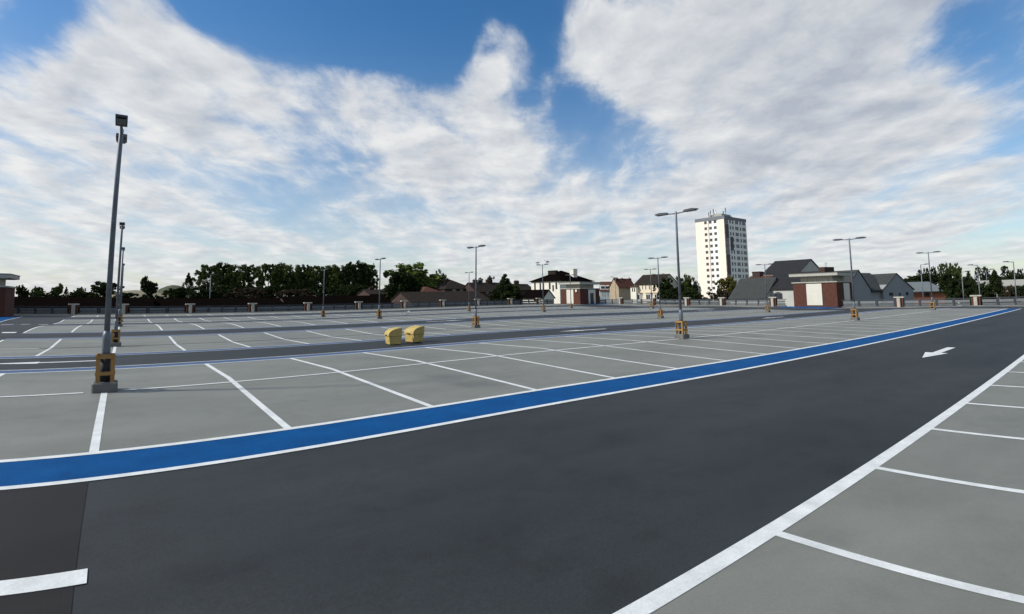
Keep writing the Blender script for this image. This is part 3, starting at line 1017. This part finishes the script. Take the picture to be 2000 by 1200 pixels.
hl = house('arched_hall', 'pale rendered hall with dark slate roof and one arched window beside the kiosk', 'hall', P0, P1, 10, zat(1530, 562, P1), zat(1530, 535, P1) + .4, 'along', LGREND, SLATE)
v = ray(1520, 577)
tt = P0.x / v.x
y_ = P0.y - v.y * tt
zc = EYE.z + v.z * tt - ZG
aw = [(y_ - .75, zc - .65), (y_ + .75, zc - .65), (y_ + .75, zc + .3), (y_ + .4, zc + .52), (y_, zc + .6), (y_ - .4, zc + .52), (y_ - .75, zc + .3)]
fr_ = part('window', MB().prism(aw, 'y', -0.06, -0.004), DSTEEL, hl)
part('pane', MB().box(y_ - .6, y_ - .05, -.075, -.062, zc - .5, zc + .25).box(y_ + .05, y_ + .6, -.075, -.062, zc - .5, zc + .25), GLASS, fr_)
# grey gabled house: two gables with a roof between
P0, P1 = fac_a(1648, 101, R(-17), 1782)
e_ = (P1 - P0).normalized()
Lg = (P1 - P0).length


def sx(px):
    d = hd(px)[0]
    return (d.x * P0.y - d.y * P0.x) / (d.y * e_.x - d.x * e_.y)


t = thing('grey_gabled_house', 'grey rendered house with two plain gables beside the kiosk on the blue pad', 'house', (P0.x, P0.y, ZG), math.atan2(e_.y, e_.x))
Q = P0 + e_ * (Lg * .55)
zE = zat(1710, 564.5, Q) - ZG
zR = zat(1715, 534.5, Q) - ZG + .3
a0, a1, b0, b1 = 0.0, sx(1697), sx(1725), Lg
part('wall', MB().box(a1, b0, 0.3, 8, 0, zE), GREND, t)
sl = (zR - zE) / 4.2
part('roof', MB().prism([(-.1, zE - .3 * sl), (4.2, zR), (9, zE), (9, zE - .18), (4.2, zR - .18), (-.1, zE - .3 * sl - .18)], 'x', a1 - 2.0, b0 + 3.0), GSLATE, t)
part('gutter', MB().box(a1 + .05, b0 - .05, -.18, -.06, zE - .55, zE - .25), BLACK, t)
for (x0, x1, apx, apy, nm) in ((a0, a1 + .2, 1677, 527, 'a'), (b0 - .2, b1, 1751, 533.5, 'b')):
    xm = sx(apx)
    za = zat(apx, apy, P0 + e_ * xm) - ZG
    x0_ = max(x0, 2 * xm - x1) if nm == 'a' else x0
    part('gable_wall', MB().prism([(x0, 0), (x1, 0), (x1, zE), (xm, za - .12), (x0, zE)], 'y', -0.25, 7.5), GREND, t)
    part('roof', MB().prism([(x0 - .25, zE - .22), (xm, za), (x1 + .25, zE - .22), (x1 + .25, zE - .36), (xm, za - .14), (x0 - .25, zE - .36)], 'y', -0.38, 7.6), GSLATE, t)
for x0, y0, x1, y1 in ((1734.5, 572, 1741.5, 578), (1753.5, 572.5, 1756.5, 577), (1767, 571, 1771.5, 577)):
    s0, s1 = sx(x0), sx(x1)
    q = P0 + e_ * ((s0 + s1) / 2)
    ob('window', window_mesh(s1 - s0, zat(x0, y0, q) - zat(x0, y1, q), DSTEEL), t, ((s0 + s1) / 2, -.25, zat(x0, y1, q) - ZG))
xm = sx(1657)
ch = part('chimney', MB().box(xm - 1.2, xm + 1.2, 3.2, 4.4, zE, zat(1657, 523.5, P0) - ZG + .4), DBRICK, t)
part('aerial', MB().tube([((xm, 3.8, zE + 3), .03, (0, 0, 1)), ((xm, 3.8, zat(1657, 508, P0) - ZG), .03, (0, 0, 1))], 5).box(xm - .5, xm + .5, 3.78, 3.82, zat(1657, 511, P0) - ZG, zat(1657, 511, P0) - ZG + .04).box(xm - .35, xm + .35, 3.78, 3.82, zat(1657, 515, P0) - ZG, zat(1657, 515, P0) - ZG + .04), STEEL, ch)
# low orange brick unit
P0, P1 = fac_a(1772, 128, R(-38), 1846)
house('brick_unit', 'low orange brick unit with pale grey-green roof right of the grey gables', 'building', P0, P1, 9, zat(1800, 568.5, P0), zat(1800, 550, P0), 'along', OBRICK, GROOF, wins=[(1806, 571, 1815, 579)], fm=DSTEEL)
P0, P1 = fac_a(1935, 150, R(-45), 2080)
house('cream_unit', 'long cream walled building half hidden by conifers', 'building', P0, P1, 12, zat(1970, 558, P0), zat(1970, 546, P0), 'along', WREND, PALE)


# ------------------------------------------------------------------ tower block
def tower():
    PC = Fp(1414, 246, 422)
    dl, dr = hd(1358.5, 432)[0], hd(1456.5, 428)[0]
    PL = dl * (PC.x / dl.x)
    PR = dr * (PC.y / dr.y)
    W, Dp = PL.y - PC.y, PR.x - PC.x
    zt = zat(1414, 421, PC)
    t = thing('tower_block', 'tall white and peach tower block of flats rising above the houses', 'tower block', (PC.x, PC.y, ZG))
    Ht = zt - ZG
    # local: x along +x from the near corner, y along +y
    part('core', MB().box(0, Dp, 0, W, 0, Ht - 1.6), TWHITE, t)
    part('parapet_band', MB().box(-.25, Dp * .34, -.25, W + .25, Ht - 1.6, Ht).box(Dp * .34, Dp + .1, -.12, W + .12, Ht - 1.6, Ht - .2), TGREY, t)
    def yL(px):
        d = hd(px, 436)[0]
        return d.y * (PC.x / d.x) - PC.y
    # peach bays either side of a white middle on the lit face
    part('peach_bay', MB().box(-.28, -.002, yL(1383.7), W + .002, 0, Ht - 1.6), PEACH, t)
    part('peach_bay', MB().box(-.28, -.002, -.002, yL(1402.5), 0, Ht - 1.6), PEACH, t)
    st = 2.72
    top = zat(1390, 434.2, PC) - ZG
    wl = window_mesh(1.3, 1.3, mat('window_surround', (0.34, 0.34, 0.33), 0.7, 0.1, 1))
    for i in range(15):
        z0 = top - i * st - .2
        if z0 < 2:
            break
        for c, px in enumerate((1378.5, 1387.3, 1396.6)):
            x_ = -.281 if c == 0 else 0.0
            ob('window', wl, t, (x_, yL(px), z0), -math.pi / 2)
    def xR(px):
        d = hd(px, 436)[0]
        return d.x * (PC.y / d.y) - PC.x
    part('dark_bay', MB().box(.3, xR(1421), -.2, -.002, 0, Ht - 1.8), mat('tower_mauve_bay', (0.30, 0.24, 0.24), .8, .05, .3), t)
    ws, wn = window_mesh(2.5, 1.5, DSTEEL), window_mesh(.95, 1.5, DSTEEL)
    xs = ((1417.5, 2.2), (1426, .75), (1431, .75), (1438.5, 2.2), (1445.5, .75), (1452, 2.2))
    for i in range(15):
        z0 = top - i * st - .5
        if z0 < 2:
            break
        for c, (px, w_) in enumerate(xs):
            ob('window', ws if w_ > 1 else wn, t, (xR(px), -.201 if c == 0 else 0, z0))
    for z_a, z_b, px, w_ in ((1, 3, 1418.5, 2.6), (6, 9, 1418.5, 2.6), (3, 5, 1427, 2.0)):
        part('dark_panel', MB().box(xR(px) - w_ / 2, xR(px) + w_ / 2, -.26, -.205, top - z_b * st + .9, top - z_a * st + 1.6), TDARK, t)
    # rooftop plant and masts
    pl = part('plant_room', MB().box(Dp * .1, Dp * .5, W * .15, W * .6, Ht - 1.6, Ht + 1.3), PALE, t)
    rnd = random.Random(3)
    for k in range(11):
        x, y = rnd.uniform(.5, Dp * .5), rnd.uniform(W * .05, W * .65)
        h = rnd.uniform(1.8, 4.2)
        part('mast', MB().box(x - .07, x + .07, y - .07, y + .07, Ht - 1.6, Ht + h).box(x - .22, x + .22, y - .12, y + .12, Ht + h * .55, Ht + h), STEEL if k % 3 else FRAMEW, t)
    return t


tower()


# ------------------------------------------------------------------ street lamps beyond the deck
def street_lamp(label, px, ytop, D, side):
    P = Fp(px, D)
    zt = zat(px, ytop, P)
    t = thing('street_lamp', label, 'street lamp', (P.x, P.y, ZG), math.atan2(P.y, P.x) - math.pi / 2, 'street lamps beyond the parapet')
    h = zt - ZG
    part('pole', MB().tube([((0, 0, 0), .10, (0, 0, 1)), ((0, 0, h), .06, (0, 0, 1))], 8), STEEL, t, smooth=True)
    part('arm', MB().tube([((0, 0, h - .05), .05, (side, 0, .1)), ((side * .7, 0, h), .04, (side, 0, .1))], 6), STEEL, t)
    part('lamp_head', MB().prism([(side * .55, h - .04), (side * 1.35, h + .02), (side * 1.35, h + .12), (side * .6, h + .14)], 'y', -.16, .16), DSTEEL, t)


for lb, px, yt, D, sd in (('single-arm street lamp above the orange brick unit', 1803, 517, 112, 1), ('single-arm street lamp before the tall leafy trees behind the conifers', 1914, 517.5, 110, -1),
                          ('single-arm street lamp by the cream walled building', 1985, 511, 104, -1), ('slim street lamp before the broad dark tree right of the brick unit', 1882, 531, 118, 1),
                          ('slim street lamp in front of the pointed dark conifer', 1930, 527, 125, 1), ('small street lamp by the tan stone house', 1203, 541.5, 150, -1),
                          ('slim street lamp in front of the tall tree row', 410, 537, 120, 1), ('thin street lamp left of the tower beside the trees', 1366, 555, 140, -1)):
    street_lamp(lb, px, yt, D, sd)


# ------------------------------------------------------------------ trees
def crown_mesh(name, seed, kind, n):
    rnd = random.Random(seed)
    pts, f = [], []
    cl = []
    if kind == 'conifer':
        for i in range(110):
            z = rnd.random() ** 1.25
            r = .46 * (1 - z) * rnd.uniform(.55, 1.0) + .015
            a = rnd.uniform(0, 2 * math.pi)
            cl.append((Vector((math.cos(a) * r, math.sin(a) * r, z * .97)), .05 + .09 * (1 - z)))
    elif kind == 'poplar':
        for i in range(150):
            z = rnd.random()
            rr = (.22 + .30 * math.sin(math.pi * min(1, z * .80 + .16)) ** .8) * (1 if z > .14 else .5)
            a = rnd.uniform(0, 2 * math.pi)
            r = rr * rnd.uniform(.35, 1.0)
            cl.append((Vector((math.cos(a) * r, math.sin(a) * r, .03 + z * .92)), rnd.uniform(.035, .085)))
    else:
        lobes = [(Vector((rnd.uniform(-.24, .24), rnd.uniform(-.24, .24), rnd.uniform(.3, .72))), rnd.uniform(.2, .3)) for _ in range(7)]
        for i in range(170 if kind == 'round' else 130):
            c, lr = rnd.choice(lobes)
            d = Vector((rnd.gauss(0, 1), rnd.gauss(0, 1), rnd.gauss(0, .9))).normalized()
            p = c + d * lr * rnd.uniform(.3, 1.0)
            p.x = max(-.47, min(.47, p.x)); p.y = max(-.47, min(.47, p.y)); p.z = max(.04, min(.95, p.z))
            cl.append((p, rnd.uniform(.03, .075)))
    for _ in range(n):
        c, r = rnd.choice(cl)
        d = Vector((rnd.gauss(0, 1), rnd.gauss(0, 1), rnd.gauss(0, 1))).normalized()
        p = c + d * r * rnd.random() ** .45
        nrm = (d + Vector((rnd.gauss(0, .7), rnd.gauss(0, .7), rnd.gauss(.3, .7)))).normalized()
        a = nrm.orthogonal().normalized()
        b = nrm.cross(a)
        an = rnd.uniform(0, 6.28)
        a, b = a * math.cos(an) + b * math.sin(an), b * math.cos(an) - a * math.sin(an)
        s = rnd.uniform(.009, .021)
        o = len(pts)
        pts += [tuple(p + a * s * 1.3), tuple(p + b * s), tuple(p - a * s * 1.3), tuple(p - b * s)]
        f.append((o, o + 1, o + 2, o + 3))
    for ax in range(3):
        vals = sorted(p[ax] for p in pts)
        lo, hi = vals[len(vals) // 150], vals[-len(vals) // 150]
        o_, k_ = (lo, 1.0) if ax == 2 else ((lo + hi) / 2, 1.0)
        pts = [tuple((p[i] - o_) / (hi - lo) if i == ax else p[i] for i in range(3)) for p in pts]
    me = bpy.data.meshes.new(name)
    me.from_pydata(pts, [], f)
    me.materials.append(LEAF_M)
    me.update()
    return me


CROWNS = {'round': [crown_mesh('crown', 11 + i, 'round', 11000) for i in range(4)], 'poplar': [crown_mesh('crown', 31 + i, 'poplar', 11000) for i in range(4)],
          'bush': [crown_mesh('crown', 51 + i, 'bush', 9000) for i in range(3)], 'conifer': [crown_mesh('crown', 71 + i, 'conifer', 8000) for i in range(3)]}


def trunk_mesh(seed):
    rnd = random.Random(seed)
    b = MB()
    b.tube([((0, 0, 0), .026, (0, 0, 1)), ((.004, .003, .3), .018, (0, 0, 1)), ((-.004, .006, .6), .012, (0, 0, 1)), ((.006, 0, .86), .004, (0, 0, 1))], 7)
    for i in range(6):
        a = i * 1.05 + rnd.uniform(-.3, .3)
        z = rnd.uniform(.3, .62)
        d = Vector((math.cos(a), math.sin(a), rnd.uniform(.8, 1.5)))
        p = Vector((0, 0, z))
        b.tube([(p, .009, d), (p + d * .11, .006, d), (p + d * .19, .002, d)], 5)
    return fix(b.mesh('trunk', [BARK]))


TRUNKS = [trunk_mesh(i) for i in range(3)]
tcount = [0]


def tree(name, label, px, w, ytop, ybot, D, kind, leaf, group=None, zg=ZG, cat='tree'):
    tcount[0] += 1
    i = tcount[0]
    P = Fp(px, D)
    zt, zb = zat(px, ytop, P), zat(px, ybot, P)
    zb = max(zb, zg)
    wid = (Fp(px + w / 2, D) - Fp(px - w / 2, D)).length
    t = thing(name, label, cat, (P.x, P.y, zg), 0, group)
    c = ob('crown', CROWNS[kind][i % len(CROWNS[kind])], t, (0, 0, zb - zg), i * 2.4)
    c.scale = (wid, wid, zt - zb)
    c.material_slots[0].link = 'OBJECT'
    c.material_slots[0].material = leaf
    k = ob('trunk', TRUNKS[i % 3], t, (0, 0, 0), i * 1.3)
    hh = zt - zg
    k.scale = (max(.5, min(wid, hh) * .9), max(.5, min(wid, hh) * .9), hh * .96)
    return t


ORDW = 'first second third fourth fifth sixth seventh eighth ninth tenth eleventh twelfth thirteenth'.split()
rown = list(range(13))
TR = 'tall trees in the row beyond the sheds'
for px, w, yt, D in ((404, 52, 519, 205), (432, 50, 515, 212), (463, 46, 518, 208), (490, 40, 520, 214), (523, 44, 517, 206), (548, 40, 516, 210), (571, 38, 519, 205), (594, 40, 519, 212), (617, 40, 521, 206),
                     (641, 42, 521, 210), (664, 44, 519, 204), (690, 52, 513, 200), (712, 46, 517, 206)):
    tree('row_tree', '%s tree of the tall row, counted from the small pointed tree' % ORDW[rown.pop(0)], px, w * 1.12, yt, 574, D, 'poplar', LEAF_D if px % 3 == 0 else LEAF_M, TR)
for nm, lb, px, w, yt, yb, D, kd, lf in (
        ('back_row_tree', 'tree filling in behind the second and third row trees', 447, 52, 522, 574, 228, 'round', LEAF_D),
        ('back_row_tree', 'tree filling in behind the sixth and seventh row trees', 560, 56, 523, 574, 230, 'round', LEAF_D),
        ('back_row_tree', 'tree filling in behind the eighth and ninth row trees', 605, 54, 524, 574, 228, 'round', LEAF_M),
        ('back_row_tree', 'tree filling in behind the tenth and eleventh row trees', 652, 56, 523, 574, 232, 'round', LEAF_D),
        ('back_row_tree', 'tree filling in behind the last two row trees', 702, 54, 519, 574, 226, 'round', LEAF_M),
        ('low_tree', 'low dark tree over the long shed roof by the shaded kiosk', 90, 60, 570, 592, 200, 'bush', LEAF_D),
        ('low_tree', 'low dark tree over the long shed roof by the first lamp post', 165, 60, 570, 592, 200, 'bush', LEAF_D),
        ('low_tree', 'low dark tree over the shed roof below the pale field', 250, 60, 572, 592, 190, 'bush', LEAF_D),
        ('small_tree', 'small ragged pointed tree at the end of the tall tree row', 366, 30, 534, 578, 170, 'conifer', LEAF_D),
        ('upright_tree', 'dark upright tree standing alone before the pale field', 290, 32, 542, 588, 150, 'round', LEAF_D),
        ('hedge_tree', 'low broad dark tree behind the first lamp post', 206, 66, 552, 592, 160, 'bush', LEAF_D),
        ('far_tree', 'tiny dark tree on the skyline beside the shaded kiosk', 43, 26, 559, 586, 230, 'round', LEAF_D),
        ('far_tree', 'small pale tree on the skyline, second from the shaded kiosk', 72, 30, 561, 586, 260, 'bush', LEAF_M),
        ('far_tree', 'upright small tree on the skyline, third from the shaded kiosk', 111, 22, 555, 586, 240, 'round', LEAF_M),
        ('far_tree', 'narrow dark tree on the skyline, fourth from the shaded kiosk', 129, 16, 561, 586, 220, 'conifer', LEAF_D),
        ('far_tree', 'small pale tree on the skyline, fifth from the shaded kiosk', 154, 24, 562, 586, 260, 'bush', LEAF_M),
        ('hedge_tree', 'dark spreading bush at the foot of the small pointed tree', 340, 72, 564, 600, 140, 'bush', LEAF_D),
        ('hedge_tree', 'dark bush under the left end of the tall tree row', 400, 74, 560, 600, 142, 'bush', LEAF_D),
        ('hedge_tree', 'dark brown bush under the middle of the tall tree row', 480, 80, 562, 600, 144, 'bush', LEAF_B),
        ('hedge_tree', 'brown hedge bush under the tall tree row near its far end', 575, 80, 566, 600, 146, 'bush', LEAF_B),
        ('hedge_tree', 'dark bush under the right end of the tall tree row', 655, 70, 563, 600, 150, 'bush', LEAF_D),
        ('hedge_tree', 'dark bush between the second and third row trees', 440, 70, 557, 600, 150, 'bush', LEAF_D),
        ('hedge_tree', 'dark bush below the gap in the tall tree row', 520, 76, 560, 600, 152, 'bush', LEAF_D),
        ('hedge_tree', 'dark bush below the ninth row tree', 618, 76, 561, 600, 152, 'bush', LEAF_D),
        ('hedge_tree', 'dark bush beyond the last row tree beside the cottage', 700, 76, 558, 600, 152, 'bush', LEAF_D),
        ('light_green_tree', 'broad light green tree behind the round dark tree', 818, 108, 519, 588, 165, 'round', LEAF_L),
        ('grey_green_tree', 'open grey-green tree beside the light green tree', 856, 34, 530, 584, 172, 'round', LEAF_M),
        ('round_dark_tree', 'round very dark tree in front of the light green tree', 780, 78, 530, 602, 130, 'round', LEAF_D),
        ('round_dark_tree', 'second dark tree merging with the round dark one', 806, 42, 553, 602, 128, 'round', LEAF_D),
        ('round_topped_bush', 'dark tapering evergreen before the gabled brick house', 986, 58, 537, 600, 112, 'conifer', LEAF_D),
        ('round_topped_bush', 'dark bushy evergreen at the foot of the tapering one', 988, 66, 556, 600, 110, 'bush', LEAF_D),
        ('skyline_tree', 'small tree peeping over the chimney of the gabled brick house', 958, 18, 541, 570, 170, 'round', LEAF_D),
        ('skyline_tree', 'small tree beside the brown house chimney pots', 938, 14, 544, 570, 172, 'round', LEAF_D),
        ('ivy_tree', 'black-green tree against the gable of the cream terrace', 1302, 38, 545, 600, 146, 'round', LEAF_D),
        ('ivy_tree', 'low black-green bush at the end of the cream terrace', 1318, 44, 562, 600, 140, 'bush', LEAF_D),
        ('street_tree', 'mid green tree between the cream terrace and the tower', 1338, 40, 541, 592, 165, 'round', LEAF_M),
        ('street_tree', 'small low tree at the foot of the tower', 1360, 20, 556, 592, 160, 'bush', LEAF_D),
        ('olive_tree', 'olive yellow bush at the foot of the tower by the slate shed', 1420, 44, 543, 592, 150, 'bush', LEAF_O),
        ('hedge_tree', 'dark hedge bush left of the slate shed', 1395, 60, 566, 602, 130, 'bush', LEAF_B),
        ('hedge_tree', 'dark hedge bush below the tower beside the lamp post', 1350, 56, 568, 602, 130, 'bush', LEAF_D),
        ('birch_tree', 'thin leafy tree left end of the far tree belt', 1800, 16, 528, 560, 200, 'poplar', LEAF_D),
        ('birch_tree', 'thin leafy tree above the orange brick unit', 1812, 14, 524, 560, 205, 'poplar', LEAF_D),
        ('birch_tree', 'slender leafy tree right of the tall deck lamp', 1826, 16, 522, 560, 200, 'poplar', LEAF_D),
        ('leafy_tree', 'tall two-topped leafy tree behind the broad dark tree', 1846, 22, 516, 566, 190, 'poplar', LEAF_M),
        ('leafy_tree', 'tall leafy tree with broad top behind the broad dark tree', 1869, 32, 515, 566, 190, 'round', LEAF_M),
        ('broad_dark_tree', 'broad dark tree right of the orange brick unit', 1868, 62, 536, 600, 125, 'round', LEAF_D),
        ('broad_dark_tree', 'rounded dark tree beside the broad dark tree', 1895, 46, 534, 600, 128, 'round', LEAF_D),
        ('leafy_tree', 'thin leafy tree behind the single-arm lamp', 1914, 14, 522, 560, 195, 'poplar', LEAF_D),
        ('leafy_tree', 'pair-topped leafy tree behind the pointed conifer', 1928, 20, 522, 560, 198, 'poplar', LEAF_D),
        ('conifer', 'pointed dark conifer before the cream walled building', 1946, 50, 530, 600, 122, 'conifer', LEAF_D),
        ('conifer', 'low dark conifer beside the pointed one', 1922, 40, 552, 600, 124, 'bush', LEAF_D),
        ('leafy_tree', 'leafy tree over the roof of the cream walled building', 1967, 18, 520, 560, 200, 'poplar', LEAF_D),
        ('leafy_tree', 'low leafy tree over the cream roof next to the end lamp', 1980, 24, 529, 560, 205, 'bush', LEAF_M),
        ('leafy_tree', 'leafy tree at the edge of the cream walled building', 1997, 18, 526, 560, 205, 'poplar', LEAF_D),
        ('hedge_tree', 'dark hedge behind the orange brick unit, near the grey gables', 1790, 50, 538, 562, 178, 'bush', LEAF_D),
        ('hedge_tree', 'dark hedge behind the middle of the orange brick unit', 1822, 56, 537, 562, 180, 'bush', LEAF_D),
        ('hedge_tree', 'dark hedge behind the pointed conifer', 1930, 60, 538, 562, 180, 'bush', LEAF_D),
        ('hedge_tree', 'dark hedge over the cream walled building', 1985, 60, 538, 556, 182, 'bush', LEAF_D),
        ('hedge_tree', 'dark conifer hedge against the cream wall by the end lamp', 2000, 50, 557, 604, 118, 'bush', LEAF_D),
        ('hedge_tree', 'dark green hedge between the rounded tree and the pointed conifer', 1908, 60, 556, 604, 120, 'bush', LEAF_D),
        ('red_bush', 'brownish bush in front of the cream walled building', 1978, 34, 559, 600, 120, 'bush', LEAF_B)):
    tree(nm, lb, px, w, yt, yb, D, kd, lf)

# a distant belt of woodland on the skyline and the pale hillside behind it
rnd = random.Random(5)
def ridge(name, prof, D, m_):
    hp, hf = [], []
    for px, py in prof:
        P = Fp(px, D)
        hp += [(P.x * .9, P.y * .9, ZG - .5), (P.x, P.y, zat(px, py, P)), (P.x * 1.4, P.y * 1.4, ZG - .5)]
    for i in range(len(prof) - 1):
        hf += [(i * 3, i * 3 + 3, i * 3 + 4, i * 3 + 1), (i * 3 + 1, i * 3 + 4, i * 3 + 5, i * 3 + 2)]
    struct(ob(name, MB().poly(hp, hf).mesh(name, [m_])))


ridge('field', [(180, 580), (215, 573), (240, 568.5), (262, 567), (285, 568), (305, 571), (330, 575), (350, 580)], 480, FIELDM)
ridge('hill', [(285, 580), (300, 571), (312, 564), (325, 559), (336, 557), (348, 558), (358, 562), (375, 569), (400, 580)], 620, mat('hill_grass', (0.05, 0.06, 0.028), .95, .3, .03))
pts, f = [], []
for az0, az1, D, h, n in ((-30, 8, 420, 7, 5000), (52, 100, 330, 7, 6000), (8, 52, 480, 6, 4000)):
    for _ in range(n):
        a = R(rnd.uniform(az0, az1))
        d = D * rnd.uniform(.96, 1.1)
        z = ZG + h * rnd.random() * (0.75 + .45 * noise.noise((math.degrees(a) * .6, D, 0)))
        s = rnd.uniform(.4, 1.1)
        c = Vector((math.sin(a) * d, math.cos(a) * d, z))
        q = Vector((rnd.gauss(0, 1), rnd.gauss(0, 1), rnd.gauss(0, 1))).normalized()
        x, y = q.orthogonal().normalized() * s, q.cross(q.orthogonal()).normalized() * s
        o = len(pts)
        pts += [tuple(c + x), tuple(c + y), tuple(c - x), tuple(c - y)]
        f.append((o, o + 1, o + 2, o + 3))
w = ob('woodland', MB().poly(pts, f).mesh('woodland', [LEAF_D]))
w['kind'] = 'stuff'
tag(w, 'dark far-off belt of woodland along the horizon', 'woodland')
